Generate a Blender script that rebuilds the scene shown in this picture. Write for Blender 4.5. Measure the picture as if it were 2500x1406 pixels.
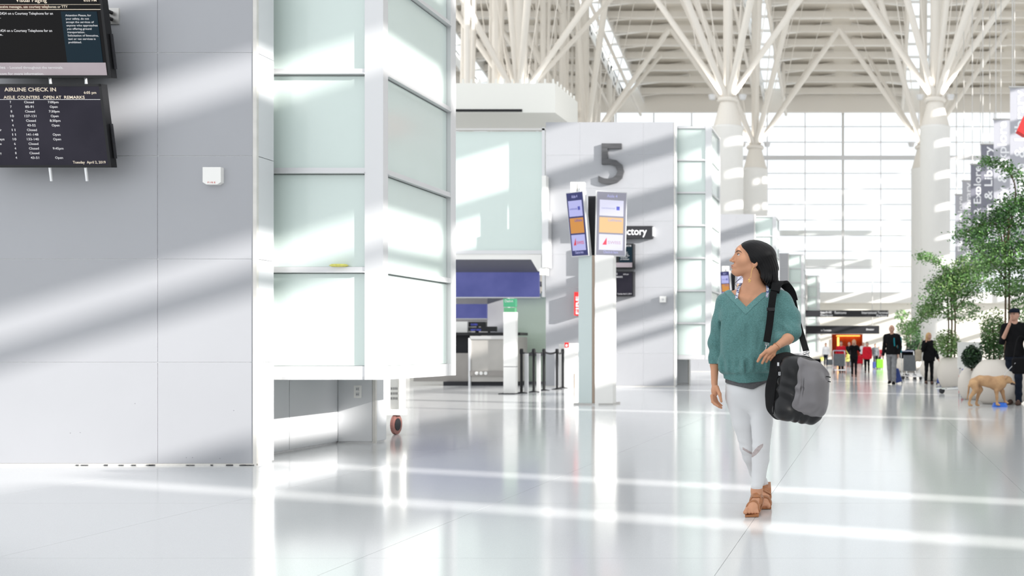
import bpy, math, random
import numpy as np
from mathutils import Vector, Matrix, Euler
random.seed(7)
rng = np.random.default_rng(7)
for o in list(bpy.data.objects): bpy.data.objects.remove(o)
SC = bpy.context.scene
COL = SC.collection
PI = math.pi
# ------------------------------------------------------------ camera, world, sun, exposure
F = 2500.0; XV = 2130.0; YH = 853.0; CH = 1.06
cd = bpy.data.cameras.new('camera'); cam = bpy.data.objects.new('camera', cd); COL.objects.link(cam)
cam.location = (0, 0, CH); cam.rotation_euler = (PI/2, 0, 0)
cd.sensor_width = 36; cd.lens = 36*F/2500; cd.shift_x = -(XV-1250)/2500; cd.shift_y = (YH-703)/2500
cd.clip_start = .05; cd.clip_end = 600
cd.dof.use_dof = True; cd.dof.focus_distance = 6.9; cd.dof.aperture_fstop = 2.8
SC.camera = cam
w = bpy.data.worlds.new('world'); SC.world = w; w.use_nodes = True
bg = w.node_tree.nodes['Background']; bg.inputs[0].default_value = (.93, .965, 1, 1); bg.inputs[1].default_value = 1.15
sd = bpy.data.lights.new('sun', 'SUN'); sun = bpy.data.objects.new('sun', sd); COL.objects.link(sun)
SUND = Vector((-1, .37, -.30)).normalized()
sun.rotation_euler = SUND.to_track_quat('-Z', 'Y').to_euler(); sun.location = (30, -5, 20)
sd.energy = 8.2; sd.angle = math.radians(.5); sd.color = (1, .97, .93)
vs = SC.view_settings; vs.view_transform = 'Standard'; vs.look = 'None'; vs.gamma = 1; vs.use_curve_mapping = False
vs.exposure = 0.30
SC.cycles.use_denoising = True
SC.cycles.max_bounces = 8; SC.cycles.diffuse_bounces = 4; SC.cycles.glossy_bounces = 4; SC.cycles.transparent_max_bounces = 12
SC.cycles.sample_clamp_indirect = 6

def P(px, py, D):                       # pixel at depth D -> world
    return Vector(((px-XV)*D/F, D, CH+(YH-py)*D/F))
def FL(px, py):                         # pixel on the floor -> world
    D = CH*F/(py-YH); return Vector(((px-XV)*D/F, D, 0))
def DS(py): return CH*F/(py-YH)

# ------------------------------------------------------------ materials
def mat(name, col, rough=.5, metal=0, emis=0, noise=0, nscale=20, bump=0, bscale=200, coat=0, sheen=0, spec=.5, col2=None, trans=0, stretch=None, alpha=1):
    m = bpy.data.materials.new(name); m.use_nodes = True; nt = m.node_tree; n = nt.nodes; b = n['Principled BSDF']
    c = (*col, 1)
    b.inputs['Base Color'].default_value = c; b.inputs['Roughness'].default_value = rough; b.inputs['Metallic'].default_value = metal
    b.inputs['Specular IOR Level'].default_value = spec
    if coat: b.inputs['Coat Weight'].default_value = coat; b.inputs['Coat Roughness'].default_value = .08
    if sheen: b.inputs['Sheen Weight'].default_value = sheen; b.inputs['Sheen Roughness'].default_value = .4
    if trans: b.inputs['Transmission Weight'].default_value = trans
    if alpha < 1: b.inputs['Alpha'].default_value = alpha
    if emis: b.inputs['Emission Color'].default_value = c; b.inputs['Emission Strength'].default_value = emis
    tc = n.new('ShaderNodeTexCoord'); vec = tc.outputs['Object']
    if stretch:
        mp = n.new('ShaderNodeMapping'); mp.inputs['Scale'].default_value = stretch; nt.links.new(vec, mp.inputs[0]); vec = mp.outputs[0]
    if noise or col2:
        t = n.new('ShaderNodeTexNoise'); t.inputs['Scale'].default_value = nscale; t.inputs['Detail'].default_value = 4; nt.links.new(vec, t.inputs['Vector'])
        r = n.new('ShaderNodeValToRGB'); c2 = col2 if col2 else tuple(v*(1-noise) for v in col)
        r.color_ramp.elements[0].position = .35; r.color_ramp.elements[1].position = .65
        r.color_ramp.elements[0].color = (*c2, 1); r.color_ramp.elements[1].color = c
        nt.links.new(t.outputs['Fac'], r.inputs[0]); nt.links.new(r.outputs[0], b.inputs['Base Color'])
        if emis: nt.links.new(r.outputs[0], b.inputs['Emission Color'])
    if bump:
        t = n.new('ShaderNodeTexNoise'); t.inputs['Scale'].default_value = bscale; t.inputs['Detail'].default_value = 3; nt.links.new(vec, t.inputs['Vector'])
        bp = n.new('ShaderNodeBump'); bp.inputs['Strength'].default_value = bump; bp.inputs['Distance'].default_value = .01
        nt.links.new(t.outputs['Fac'], bp.inputs['Height']); nt.links.new(bp.outputs[0], b.inputs['Normal'])
    return m
def screen_mat(name, col, e=1.0, col2=None, nscale=1.5):
    m = mat(name, col, rough=.3, emis=e*.8, col2=col2, nscale=nscale, spec=.12); b = m.node_tree.nodes['Principled BSDF']
    for l in list(b.inputs['Base Color'].links): m.node_tree.links.remove(l)
    b.inputs['Base Color'].default_value = tuple(v*.12 for v in col)+(1,); return m
M = {}
M['floor'] = mat('polished_terrazzo', (.61, .62, .625), rough=.12, col2=(.54, .548, .552), nscale=260, spec=.5)
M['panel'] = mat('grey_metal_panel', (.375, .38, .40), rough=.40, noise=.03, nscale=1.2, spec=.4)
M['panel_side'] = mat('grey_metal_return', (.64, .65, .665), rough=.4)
M['joint'] = mat('joint_backing', (.90, .90, .90), rough=.7)
M['trim'] = mat('beige_corner_trim', (.68, .66, .62), rough=.5, noise=.12, nscale=6)
M['alu'] = mat('white_aluminium', (.66, .66, .665), rough=.3, metal=.25)
M['frost'] = mat('frosted_green_glass', (.62, .71, .672), rough=.18, coat=.4, noise=.02, nscale=.8)
M['white'] = mat('white_paint', (.84, .83, .80), rough=.5)
M['cream'] = mat('cream_steel', (.79, .75, .69), rough=.5)
M['ceil'] = mat('ceiling_deck', (.82, .77, .69), rough=.7, noise=.06, nscale=.6)
M['ceilp'] = mat('ceiling_panel', (.92, .90, .86), rough=.7)
M['black'] = mat('black_plastic', (.008, .008, .009), rough=.35, spec=.3)
M['dark'] = mat('dark_grey', (.032, .032, .036), rough=.6, spec=.15)
M['mid'] = mat('mid_grey', (.17, .17, .19), rough=.5)
M['steel'] = mat('brushed_steel', (.55, .54, .52), rough=.35, metal=.7)
M['chrome'] = mat('chrome', (.75, .75, .75), rough=.15, metal=1)
M['signblue'] = screen_mat('blue_sign', (.14, .16, .48), .55, (.20, .22, .60), 1.2)
M['beige'] = mat('beige_wall', (.80, .77, .70), rough=.7, noise=.05, nscale=.7)
M['greenglass'] = mat('green_glass_wall', (.55, .66, .55), rough=.2, coat=.3, noise=.05, nscale=.9)
M['planter'] = mat('white_planter', (.64, .59, .53), rough=.5)
M['banner'] = mat('grey_banner', (.42, .42, .46), rough=.8)
M['banner2'] = mat('dark_grey_banner', (.20, .20, .24), rough=.8)
M['letw'] = mat('white_lettering', (.85, .85, .87), rough=.6)
M['red'] = mat('red_cloth', (.70, .02, .02), rough=.6)
M['soil'] = mat('soil', (.08, .05, .03), rough=.9)
def glass_mat():
    m = bpy.data.materials.new('clear_glass'); m.use_nodes = True; nt = m.node_tree; nt.nodes.clear()
    o = nt.nodes.new('ShaderNodeOutputMaterial'); mx = nt.nodes.new('ShaderNodeMixShader'); t = nt.nodes.new('ShaderNodeBsdfTransparent'); g = nt.nodes.new('ShaderNodeBsdfGlossy')
    t.inputs[0].default_value = (.97, .985, .985, 1); g.inputs['Roughness'].default_value = .05; mx.inputs[0].default_value = .08
    nt.links.new(t.outputs[0], mx.inputs[1]); nt.links.new(g.outputs[0], mx.inputs[2]); nt.links.new(mx.outputs[0], o.inputs[0]); return m
M['glass'] = glass_mat()

# ------------------------------------------------------------ builders
def tag(o, label=None, cat=None, group=None, kind=None):
    if label: o['label'] = label
    if cat: o['category'] = cat
    if group: o['group'] = group
    if kind: o['kind'] = kind
    return o
def wloc(o):
    v = Vector((0, 0, 0))
    while o is not None: v += o.location; o = o.parent
    return v
def empty(name, loc, label=None, cat=None, group=None, kind=None, rot=None):
    o = bpy.data.objects.new(name, None); COL.objects.link(o); o.location = loc; o.empty_display_size = .2
    if rot: o.rotation_euler = rot
    return tag(o, label, cat, group, kind)
def link_obj(name, me, parent=None, m=None, loc=(0, 0, 0)):
    o = bpy.data.objects.new(name, me); COL.objects.link(o); o.location = loc
    if m and not me.materials: me.materials.append(m)
    if parent: o.parent = parent
    return o
class MB:
    def __init__(s): s.v = []; s.f = []
    def add(s, vs, fs):
        n = len(s.v); s.v += [tuple(x) for x in vs]; s.f += [tuple(i+n for i in f) for f in fs]; return s
    def box(s, c, d, rot=None):
        c = Vector(c); h = [x/2 for x in d]; vs = []
        for z in (-1, 1):
            for x, y in ((-1, -1), (1, -1), (1, 1), (-1, 1)):
                v = Vector((x*h[0], y*h[1], z*h[2]))
                if rot: v = rot @ v
                vs.append(c+v)
        return s.add(vs, [(3, 2, 1, 0), (4, 5, 6, 7), (0, 1, 5, 4), (1, 2, 6, 5), (2, 3, 7, 6), (3, 0, 4, 7)])
    def bx(s, x0, x1, y0, y1, z0, z1): return s.box(((x0+x1)/2, (y0+y1)/2, (z0+z1)/2), (abs(x1-x0), abs(y1-y0), abs(z1-z0)))
    def tube(s, p, q, r, n=8, r2=None):
        p = Vector(p); q = Vector(q); d = (q-p)
        if d.length < 1e-6: return s
        d.normalize(); a = d.orthogonal().normalized(); b = d.cross(a); r2 = r if r2 is None else r2
        vs = [p+(a*math.cos(2*PI*i/n)+b*math.sin(2*PI*i/n))*r for i in range(n)]+[q+(a*math.cos(2*PI*i/n)+b*math.sin(2*PI*i/n))*r2 for i in range(n)]
        fs = [(i, (i+1) % n, n+(i+1) % n, n+i) for i in range(n)]+[tuple(range(n-1, -1, -1)), tuple(range(n, 2*n))]
        return s.add(vs, fs)
    def path(s, pts, r, n=8):
        for a, b in zip(pts, pts[1:]): s.tube(a, b, r, n)
        return s
    def sweep(s, pts, r, n=8, closed=False):       # smooth continuous tube; r may be a list
        pts = [Vector(p) for p in pts]; N = len(pts); rs = r if isinstance(r, (list, tuple)) else [r]*N; vs = []
        up = None
        for i, p in enumerate(pts):
            t = (pts[min(i+1, N-1)]-pts[max(i-1, 0)]) if not closed else (pts[(i+1) % N]-pts[i-1])
            t.normalize()
            up = t.orthogonal().normalized() if up is None else (up-t*up.dot(t)).normalized()
            b = t.cross(up)
            vs += [p+(up*math.cos(2*PI*k/n)+b*math.sin(2*PI*k/n))*rs[i] for k in range(n)]
        fs = []
        for i in range(N if closed else N-1):
            j = (i+1) % N
            fs += [(i*n+k, i*n+(k+1) % n, j*n+(k+1) % n, j*n+k) for k in range(n)]
        if not closed: fs += [tuple(range(n-1, -1, -1)), tuple(range((N-1)*n, N*n))]
        return s.add(vs, fs)
    def ribbon(s, pts, width, thick, side):        # flat strap; side = width direction(s)
        pts = [Vector(p) for p in pts]; N = len(pts); vs = []
        for i, p in enumerate(pts):
            t = (pts[min(i+1, N-1)]-pts[max(i-1, 0)]).normalized()
            sd_ = Vector(side[i] if isinstance(side, list) else side); sd_ = (sd_-t*sd_.dot(t)).normalized(); nn = t.cross(sd_)
            for a, b in ((-1, -1), (1, -1), (1, 1), (-1, 1)): vs.append(p+sd_*a*width/2+nn*b*thick/2)
        fs = []
        for i in range(N-1): fs += [(i*4+k, i*4+(k+1) % 4, i*4+4+(k+1) % 4, i*4+4+k) for k in range(4)]
        fs += [(3, 2, 1, 0), tuple(range((N-1)*4, N*4))]
        return s.add(vs, fs)
    def prism(s, poly, a, b):                       # poly of Vectors, extruded from offset a to offset b (vectors)
        n = len(poly); a = Vector(a); b = Vector(b)
        return s.add([Vector(p)+a for p in poly]+[Vector(p)+b for p in poly], [tuple(range(n)), tuple(range(2*n-1, n-1, -1))]+[(i, n+i, n+(i+1) % n, (i+1) % n) for i in range(n)])
    def lathe(s, c, prof, n=28, sx=1, sy=1):
        c = Vector(c); vs = []; m = len(prof)
        for r, z in prof: vs += [c+Vector((r*sx*math.cos(2*PI*i/n), r*sy*math.sin(2*PI*i/n), z)) for i in range(n)]
        fs = []
        for k in range(m-1): fs += [(k*n+i, k*n+(i+1) % n, (k+1)*n+(i+1) % n, (k+1)*n+i) for i in range(n)]
        fs += [tuple(range(n-1, -1, -1)), tuple(range((m-1)*n, m*n))]
        return s.add(vs, fs)
    def ball(s, c, r, n=10):
        k = n//2; rr = r if isinstance(r, (tuple, list)) else (r, r, r)
        return s.lathe(c, [(math.sin(PI*i/k)*rr[0] if 0 < i < k else 1e-4, -math.cos(PI*i/k)*rr[2]) for i in range(k+1)], n, 1, rr[1]/rr[0])
    def build(s, name, m, parent=None, smooth=False, local=False):
        me = bpy.data.meshes.new(name); off = Vector((0, 0, 0)) if (parent is None or local) else wloc(parent)
        me.from_pydata([tuple(Vector(v)-off) for v in s.v], [], s.f)
        me.materials.append(M[m] if isinstance(m, str) else m); me.update()
        if smooth: me.shade_auto_smooth(angle=.9) if hasattr(me, 'shade_auto_smooth') else me.polygons.foreach_set('use_smooth', [True]*len(me.polygons))
        if smooth: me.polygons.foreach_set('use_smooth', [True]*len(me.polygons))
        return link_obj(name, me, parent)
BOXC = {}
def boxo(name, c, d, m, parent=None):              # box as its own object, sharing mesh data with equal boxes
    key = (tuple(round(x, 4) for x in d), m)
    if key not in BOXC:
        b = MB().box((0, 0, 0), d); me = bpy.data.meshes.new(name); me.from_pydata(b.v, [], b.f); me.materials.append(M[m]); BOXC[key] = me
    return link_obj(name, BOXC[key], parent, loc=Vector(c)-(wloc(parent) if parent else Vector((0, 0, 0))))
def bo(name, x0, x1, y0, y1, z0, z1, m, parent=None): return boxo(name, ((x0+x1)/2, (y0+y1)/2, (z0+z1)/2), (x1-x0, y1-y0, z1-z0), m, parent)
def copy_tree(o, parent=None):
    c = o.copy(); COL.objects.link(c)
    if parent: c.parent = parent
    for ch in list(o.children): copy_tree(ch, c)
    return c
def set_origin_thing(o):                           # single-mesh thing: move its origin to its base
    me = o.data; co = np.empty(len(me.vertices)*3); me.vertices.foreach_get('co', co); co = co.reshape(-1, 3)
    c = Vector((float(co[:, 0].mean()), float(co[:, 1].mean()), float(co[:, 2].min())))
    me.transform(Matrix.Translation(-c)); o.location = o.location+c; return o
# text: list of (string, u0, width or None, v baseline, cap height) on the plane origin + u*U + v*V
def text_mesh(items, org, U, V, lift=.002, thick=0):
    U = Vector(U).normalized(); V = Vector(V).normalized(); N = U.cross(V)
    mb = MB()
    for (t, u, wd, v, cap) in items:
        cu = bpy.data.curves.new('t', 'FONT'); cu.body = t; cu.size = 1; cu.fill_mode = 'FRONT' if not thick else 'BOTH'; cu.resolution_u = 3
        cu.offset = .012 if not thick else 0
        if thick: cu.extrude = .5
        o = bpy.data.objects.new('t', cu); me = bpy.data.meshes.new_from_object(o)
        vs = [x.co.copy() for x in me.vertices]
        if vs:
            x0 = min(a.x for a in vs); x1 = max(a.x for a in vs)
            sy = cap/.69; sx = wd/(x1-x0) if wd else sy
            mb.add([Vector(org)+U*(u+(a.x-x0)*sx)+V*(v+a.y*sy)+N*(lift+(a.z*thick if thick else 0)) for a in vs], [tuple(p.vertices) for p in me.polygons])
        bpy.data.objects.remove(o); bpy.data.curves.remove(cu); bpy.data.meshes.remove(me)
    return mb

# ------------------------------------------------------------ implicit-surface sculpting (smooth continuous bodies)
class SDF:
    def __init__(s, lo, hi, h, fine=None):
        lo, hi = np.minimum(lo, hi), np.maximum(lo, hi); s.h = h; s.lo = np.array(lo, float)-2*h; n = np.ceil((np.array(hi)+2*h-s.lo)/h).astype(int)+1
        s.ax = [(s.lo[i]+h*np.arange(n[i])).astype(np.float32) for i in range(3)]
        if fine:                                     # finer spacing inside a box (rectilinear grid)
            fl, fh, fs = fine
            for i in range(3):
                a, b = s.ax[i][0], s.ax[i][-1]; L = max(a, fl[i]); Hh = min(b, fh[i])
                s.ax[i] = np.concatenate([np.arange(a, L, h), np.arange(L, Hh, fs), np.arange(Hh, b+h, h)]).astype(np.float32)
            n = [len(x) for x in s.ax]
        s.F = np.full(n, 1.0, np.float32); s.log = []
    def sub(s, lo, hi, pad):
        sl = []
        for i in range(3):
            a = max(0, int(np.searchsorted(s.ax[i], lo[i]-pad))-1); b = min(len(s.ax[i]), int(np.searchsorted(s.ax[i], hi[i]+pad))+1); sl.append(slice(a, max(a, b)))
        sl = tuple(sl); X = s.ax[0][sl[0]][:, None, None]; Y = s.ax[1][sl[1]][None, :, None]; Z = s.ax[2][sl[2]][None, None, :]
        return sl, X, Y, Z
    def comb(s, sl, d, k, op):
        A = s.F[sl]
        if A.size == 0: return s
        d = np.broadcast_to(d, A.shape)
        if op == '+':
            if k > 0: hh = np.clip(.5+.5*(A-d)/k, 0, 1); s.F[sl] = A*(1-hh)+d*hh-k*hh*(1-hh)
            else: s.F[sl] = np.minimum(A, d)
        elif op == '-':
            if k > 0: hh = np.clip(.5-.5*(A+d)/k, 0, 1); s.F[sl] = A*(1-hh)-d*hh+k*hh*(1-hh)
            else: s.F[sl] = np.maximum(A, -d)
        return s
    def cone(s, a, b, r1, r2=None, k=.02, op='+', sc=None):
        a = np.array(a, float); b = np.array(b, float); r2 = r1 if r2 is None else r2; R = max(r1, r2)
        sl, X, Y, Z = s.sub(np.minimum(a, b)-R, np.maximum(a, b)+R, k+3*s.h)
        ba = b-a; L2 = float((ba**2).sum())+1e-12
        t = np.clip(((X-a[0])*ba[0]+(Y-a[1])*ba[1]+(Z-a[2])*ba[2])/L2, 0, 1)
        d = np.sqrt((X-a[0]-t*ba[0])**2+(Y-a[1]-t*ba[1])**2+(Z-a[2]-t*ba[2])**2)-(r1+(r2-r1)*t)
        return s.comb(sl, d, k, op)
    def chain(s, pts, k=.02):
        for (a, r1), (b, r2) in zip(pts, pts[1:]): s.cone(a, b, r1, r2, k)
        return s
    def ell(s, c, r, k=.02, op='+', axes=None):
        c = np.array(c, float); R = max(r)
        sl, X, Y, Z = s.sub(c-R, c+R, k+3*s.h)
        A = np.array(axes if axes is not None else np.eye(3), float)
        q = [((X-c[0])*A[i][0]+(Y-c[1])*A[i][1]+(Z-c[2])*A[i][2]) for i in range(3)]
        k0 = np.sqrt(sum((q[i]/r[i])**2 for i in range(3))); k1 = np.sqrt(sum((q[i]/r[i]**2)**2 for i in range(3)))+1e-9
        return s.comb(sl, k0*(k0-1)/k1, k, op)
    def rbox(s, c, hd, rad, k=.0, op='+', axes=None):
        c = np.array(c, float); R = float(np.linalg.norm(hd))
        sl, X, Y, Z = s.sub(c-R, c+R, k+3*s.h)
        A = np.array(axes if axes is not None else np.eye(3), float)
        q = [np.abs((X-c[0])*A[i][0]+(Y-c[1])*A[i][1]+(Z-c[2])*A[i][2])-hd[i]+rad for i in range(3)]
        d = np.sqrt(sum(np.maximum(x, 0)**2 for x in q))+np.minimum(np.maximum(np.maximum(q[0], q[1]), q[2]), 0)-rad
        return s.comb(sl, d, k, op)
    def stack(s, secs, k=.02, op='+', p=2.0, rnd=.012):     # secs: (z, cx, cy, rx, ry) elliptical sections, any order
        secs = sorted(secs); a = np.array(secs, float); z = a[:, 0]
        R = a[:, 3:].max(); lo = np.array([a[:, 1].min()-R, a[:, 2].min()-R, z[0]]); hi = np.array([a[:, 1].max()+R, a[:, 2].max()+R, z[-1]])
        sl, X, Y, Z = s.sub(lo, hi, k+3*s.h); zz = Z.ravel()
        if zz.size == 0: return s
        # smooth interpolation
        def ip(col):
            zc = np.clip(zz, z[0], z[-1]); i = np.clip(np.searchsorted(z, zc)-1, 0, len(z)-2); t = (zc-z[i])/(z[i+1]-z[i]); v = a[:, col]
            m = np.gradient(v, z); dz = z[i+1]-z[i]
            return ((2*t**3-3*t**2+1)*v[i]+(t**3-2*t**2+t)*dz*m[i]+(-2*t**3+3*t**2)*v[i+1]+(t**3-t**2)*dz*m[i+1])[None, None, :].astype(np.float32)
        cx, cy, rx, ry = ip(1), ip(2), ip(3), ip(4)
        q = ((np.abs(X-cx)/rx)**p+(np.abs(Y-cy)/ry)**p)**(1/p); d = (q-1)*np.minimum(rx, ry)
        dz = np.maximum(z[0]-Z, Z-z[-1])+rnd
        d = np.minimum(np.maximum(d+rnd, dz), 0)+np.sqrt(np.maximum(d+rnd, 0)**2+np.maximum(dz, 0)**2)-rnd
        return s.comb(sl, d, k, op)
    def field(s, fn):                                # displace: F += fn(X,Y,Z)
        X = s.ax[0][:, None, None]; Y = s.ax[1][None, :, None]; Z = s.ax[2][None, None, :]
        s.F += fn(X, Y, Z).astype(np.float32); return s
    def isect(s, fn):
        X = s.ax[0][:, None, None]; Y = s.ax[1][None, :, None]; Z = s.ax[2][None, None, :]
        s.F = np.maximum(s.F, fn(X, Y, Z).astype(np.float32)); return s
    def val(s, p):
        i = [int(np.clip(np.searchsorted(s.ax[k], p[k])-1, 0, len(s.ax[k])-2)) for k in range(3)]; t = [(p[k]-s.ax[k][i[k]])/(s.ax[k][i[k]+1]-s.ax[k][i[k]]) for k in range(3)]; v = 0
        for a in (0, 1):
            for b in (0, 1):
                for c in (0, 1): v += s.F[i[0]+a, i[1]+b, i[2]+c]*(t[0] if a else 1-t[0])*(t[1] if b else 1-t[1])*(t[2] if c else 1-t[2])
        return float(v)
    def hit(s, px, py, d0, d1, step=.0008):          # first surface point along the view ray of a pixel
        d = d0
        while d < d1:
            p = P(px, py, d)
            if s.val(p) < 0: return np.array(p)
            d += step
        return np.array(P(px, py, (d0+d1)/2))
    def crop(s, lo, hi):
        c = object.__new__(SDF); sl = tuple(slice(int(np.searchsorted(s.ax[i], lo[i])), int(np.searchsorted(s.ax[i], hi[i]))) for i in range(3))
        c.h = s.h; c.lo = s.lo; c.ax = [s.ax[i][sl[i]] for i in range(3)]; c.F = s.F[sl].copy(); return c
    def clone(s, off=0):
        c = object.__new__(SDF); c.h = s.h; c.lo = s.lo; c.ax = s.ax; c.F = s.F-np.float32(off); c.log = []; return c
    def mesh(s, name, m, parent=None, local=False, origin=None):
        Fd = s.F; h = s.h
        Fd[0, :, :] = Fd[-1, :, :] = 1; Fd[:, 0, :] = Fd[:, -1, :] = 1; Fd[:, :, 0] = Fd[:, :, -1] = 1
        ins = Fd < 0
        cnt = np.zeros(np.array(Fd.shape)-1, np.int8); offs = [(i, j, k) for i in (0, 1) for j in (0, 1) for k in (0, 1)]
        nx, ny, nz = Fd.shape
        for (i, j, k) in offs: cnt += ins[i:nx-1+i, j:ny-1+j, k:nz-1+k]
        act = (cnt > 0) & (cnt < 8); idx = np.argwhere(act)
        if len(idx) == 0: raise RuntimeError('empty sdf '+name)
        vid = np.full(act.shape, -1, np.int32); vid[act] = np.arange(len(idx))
        C = np.stack([Fd[idx[:, 0]+i, idx[:, 1]+j, idx[:, 2]+k] for (i, j, k) in offs], 1)
        acc = np.zeros((len(idx), 3)); num = np.zeros(len(idx)); oa = np.array(offs, float)
        for a in range(8):
            for b in range(a+1, 8):
                if abs(oa[a]-oa[b]).sum() != 1: continue
                fa, fb = C[:, a], C[:, b]; sgn = (fa < 0) != (fb < 0)
                t = np.where(sgn, fa/(fa-fb+1e-20*(fa == fb)), 0)
                acc += np.where(sgn[:, None], oa[a]+(oa[b]-oa[a])*t[:, None], 0); num += sgn
        fr_ = acc/num[:, None]; V = np.stack([s.ax[i][idx[:, i]]+(s.ax[i][idx[:, i]+1]-s.ax[i][idx[:, i]])*fr_[:, i] for i in range(3)], 1).astype(float)
        Q = []
        for ax in range(3):
            sa = [slice(None)]*3; sb = [slice(None)]*3; sa[ax] = slice(0, -1); sb[ax] = slice(1, None)
            A = ins[tuple(sa)]; B = ins[tuple(sb)]; o1, o2 = [x for x in range(3) if x != ax]
            e = np.argwhere(A != B); fl = A[tuple(e.T)]
            e_ = e.copy(); q = []
            for (u, v) in ((1, 1), (0, 1), (0, 0), (1, 0)):
                c = e_.copy(); c[:, o1] -= u; c[:, o2] -= v; q.append(vid[tuple(c.T)])
            q = np.stack(q, 1); flip = fl if ax != 1 else ~fl
            q[~flip] = q[~flip][:, ::-1]; Q.append(q)
        Q = np.concatenate(Q); Q = Q[(Q >= 0).all(1)]
        off = np.array(wloc(parent)) if (parent is not None and not local) else (np.array(origin) if origin is not None else 0)
        V = V-off
        me = bpy.data.meshes.new(name); me.vertices.add(len(V)); me.vertices.foreach_set('co', V.astype(np.float32).ravel())
        me.loops.add(len(Q)*4); me.loops.foreach_set('vertex_index', Q.astype(np.int32).ravel())
        me.polygons.add(len(Q)); me.polygons.foreach_set('loop_start', np.arange(0, len(Q)*4, 4, dtype=np.int32))
        me.update(calc_edges=True); me.polygons.foreach_set('use_smooth', [True]*len(Q))
        me.materials.append(M[m] if isinstance(m, str) else m)
        return link_obj(name, me, parent)
# ============================================================ SETTING
fr = empty('floor', (0, 0, 0), kind='structure')
PS = 1.86
b = MB().bx(-60, 24, -20, 130, -.30, -.006).build('floor_slab', 'floor', fr)
MB().bx(-60, 24, 2+PS*16, 130, -.006, 0).build('floor_far', 'floor', fr)
xj = -2.6
nx0, nx1 = -4, 4
MB().bx(-60, xj+PS*nx0-.002, -20, 2+PS*16, -.006, 0).build('floor_side', 'floor', fr)
MB().bx(xj+PS*nx1+.002, 24, -20, 2+PS*16, -.006, 0).build('floor_side', 'floor', fr)
MB().bx(xj+PS*nx0, xj+PS*nx1, -20, 1.48-.002, -.006, 0).build('floor_side', 'floor', fr)
for i in range(nx0, nx1):
    for j in range(16):
        y0 = 1.48+PS*j
        bo('floor_panel', xj+PS*i+.0012, xj+PS*(i+1)-.0012, y0+.0012, y0+PS-.0012 if j < 15 else 2+PS*16, -.006, 0, 'floor', fr)

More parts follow.
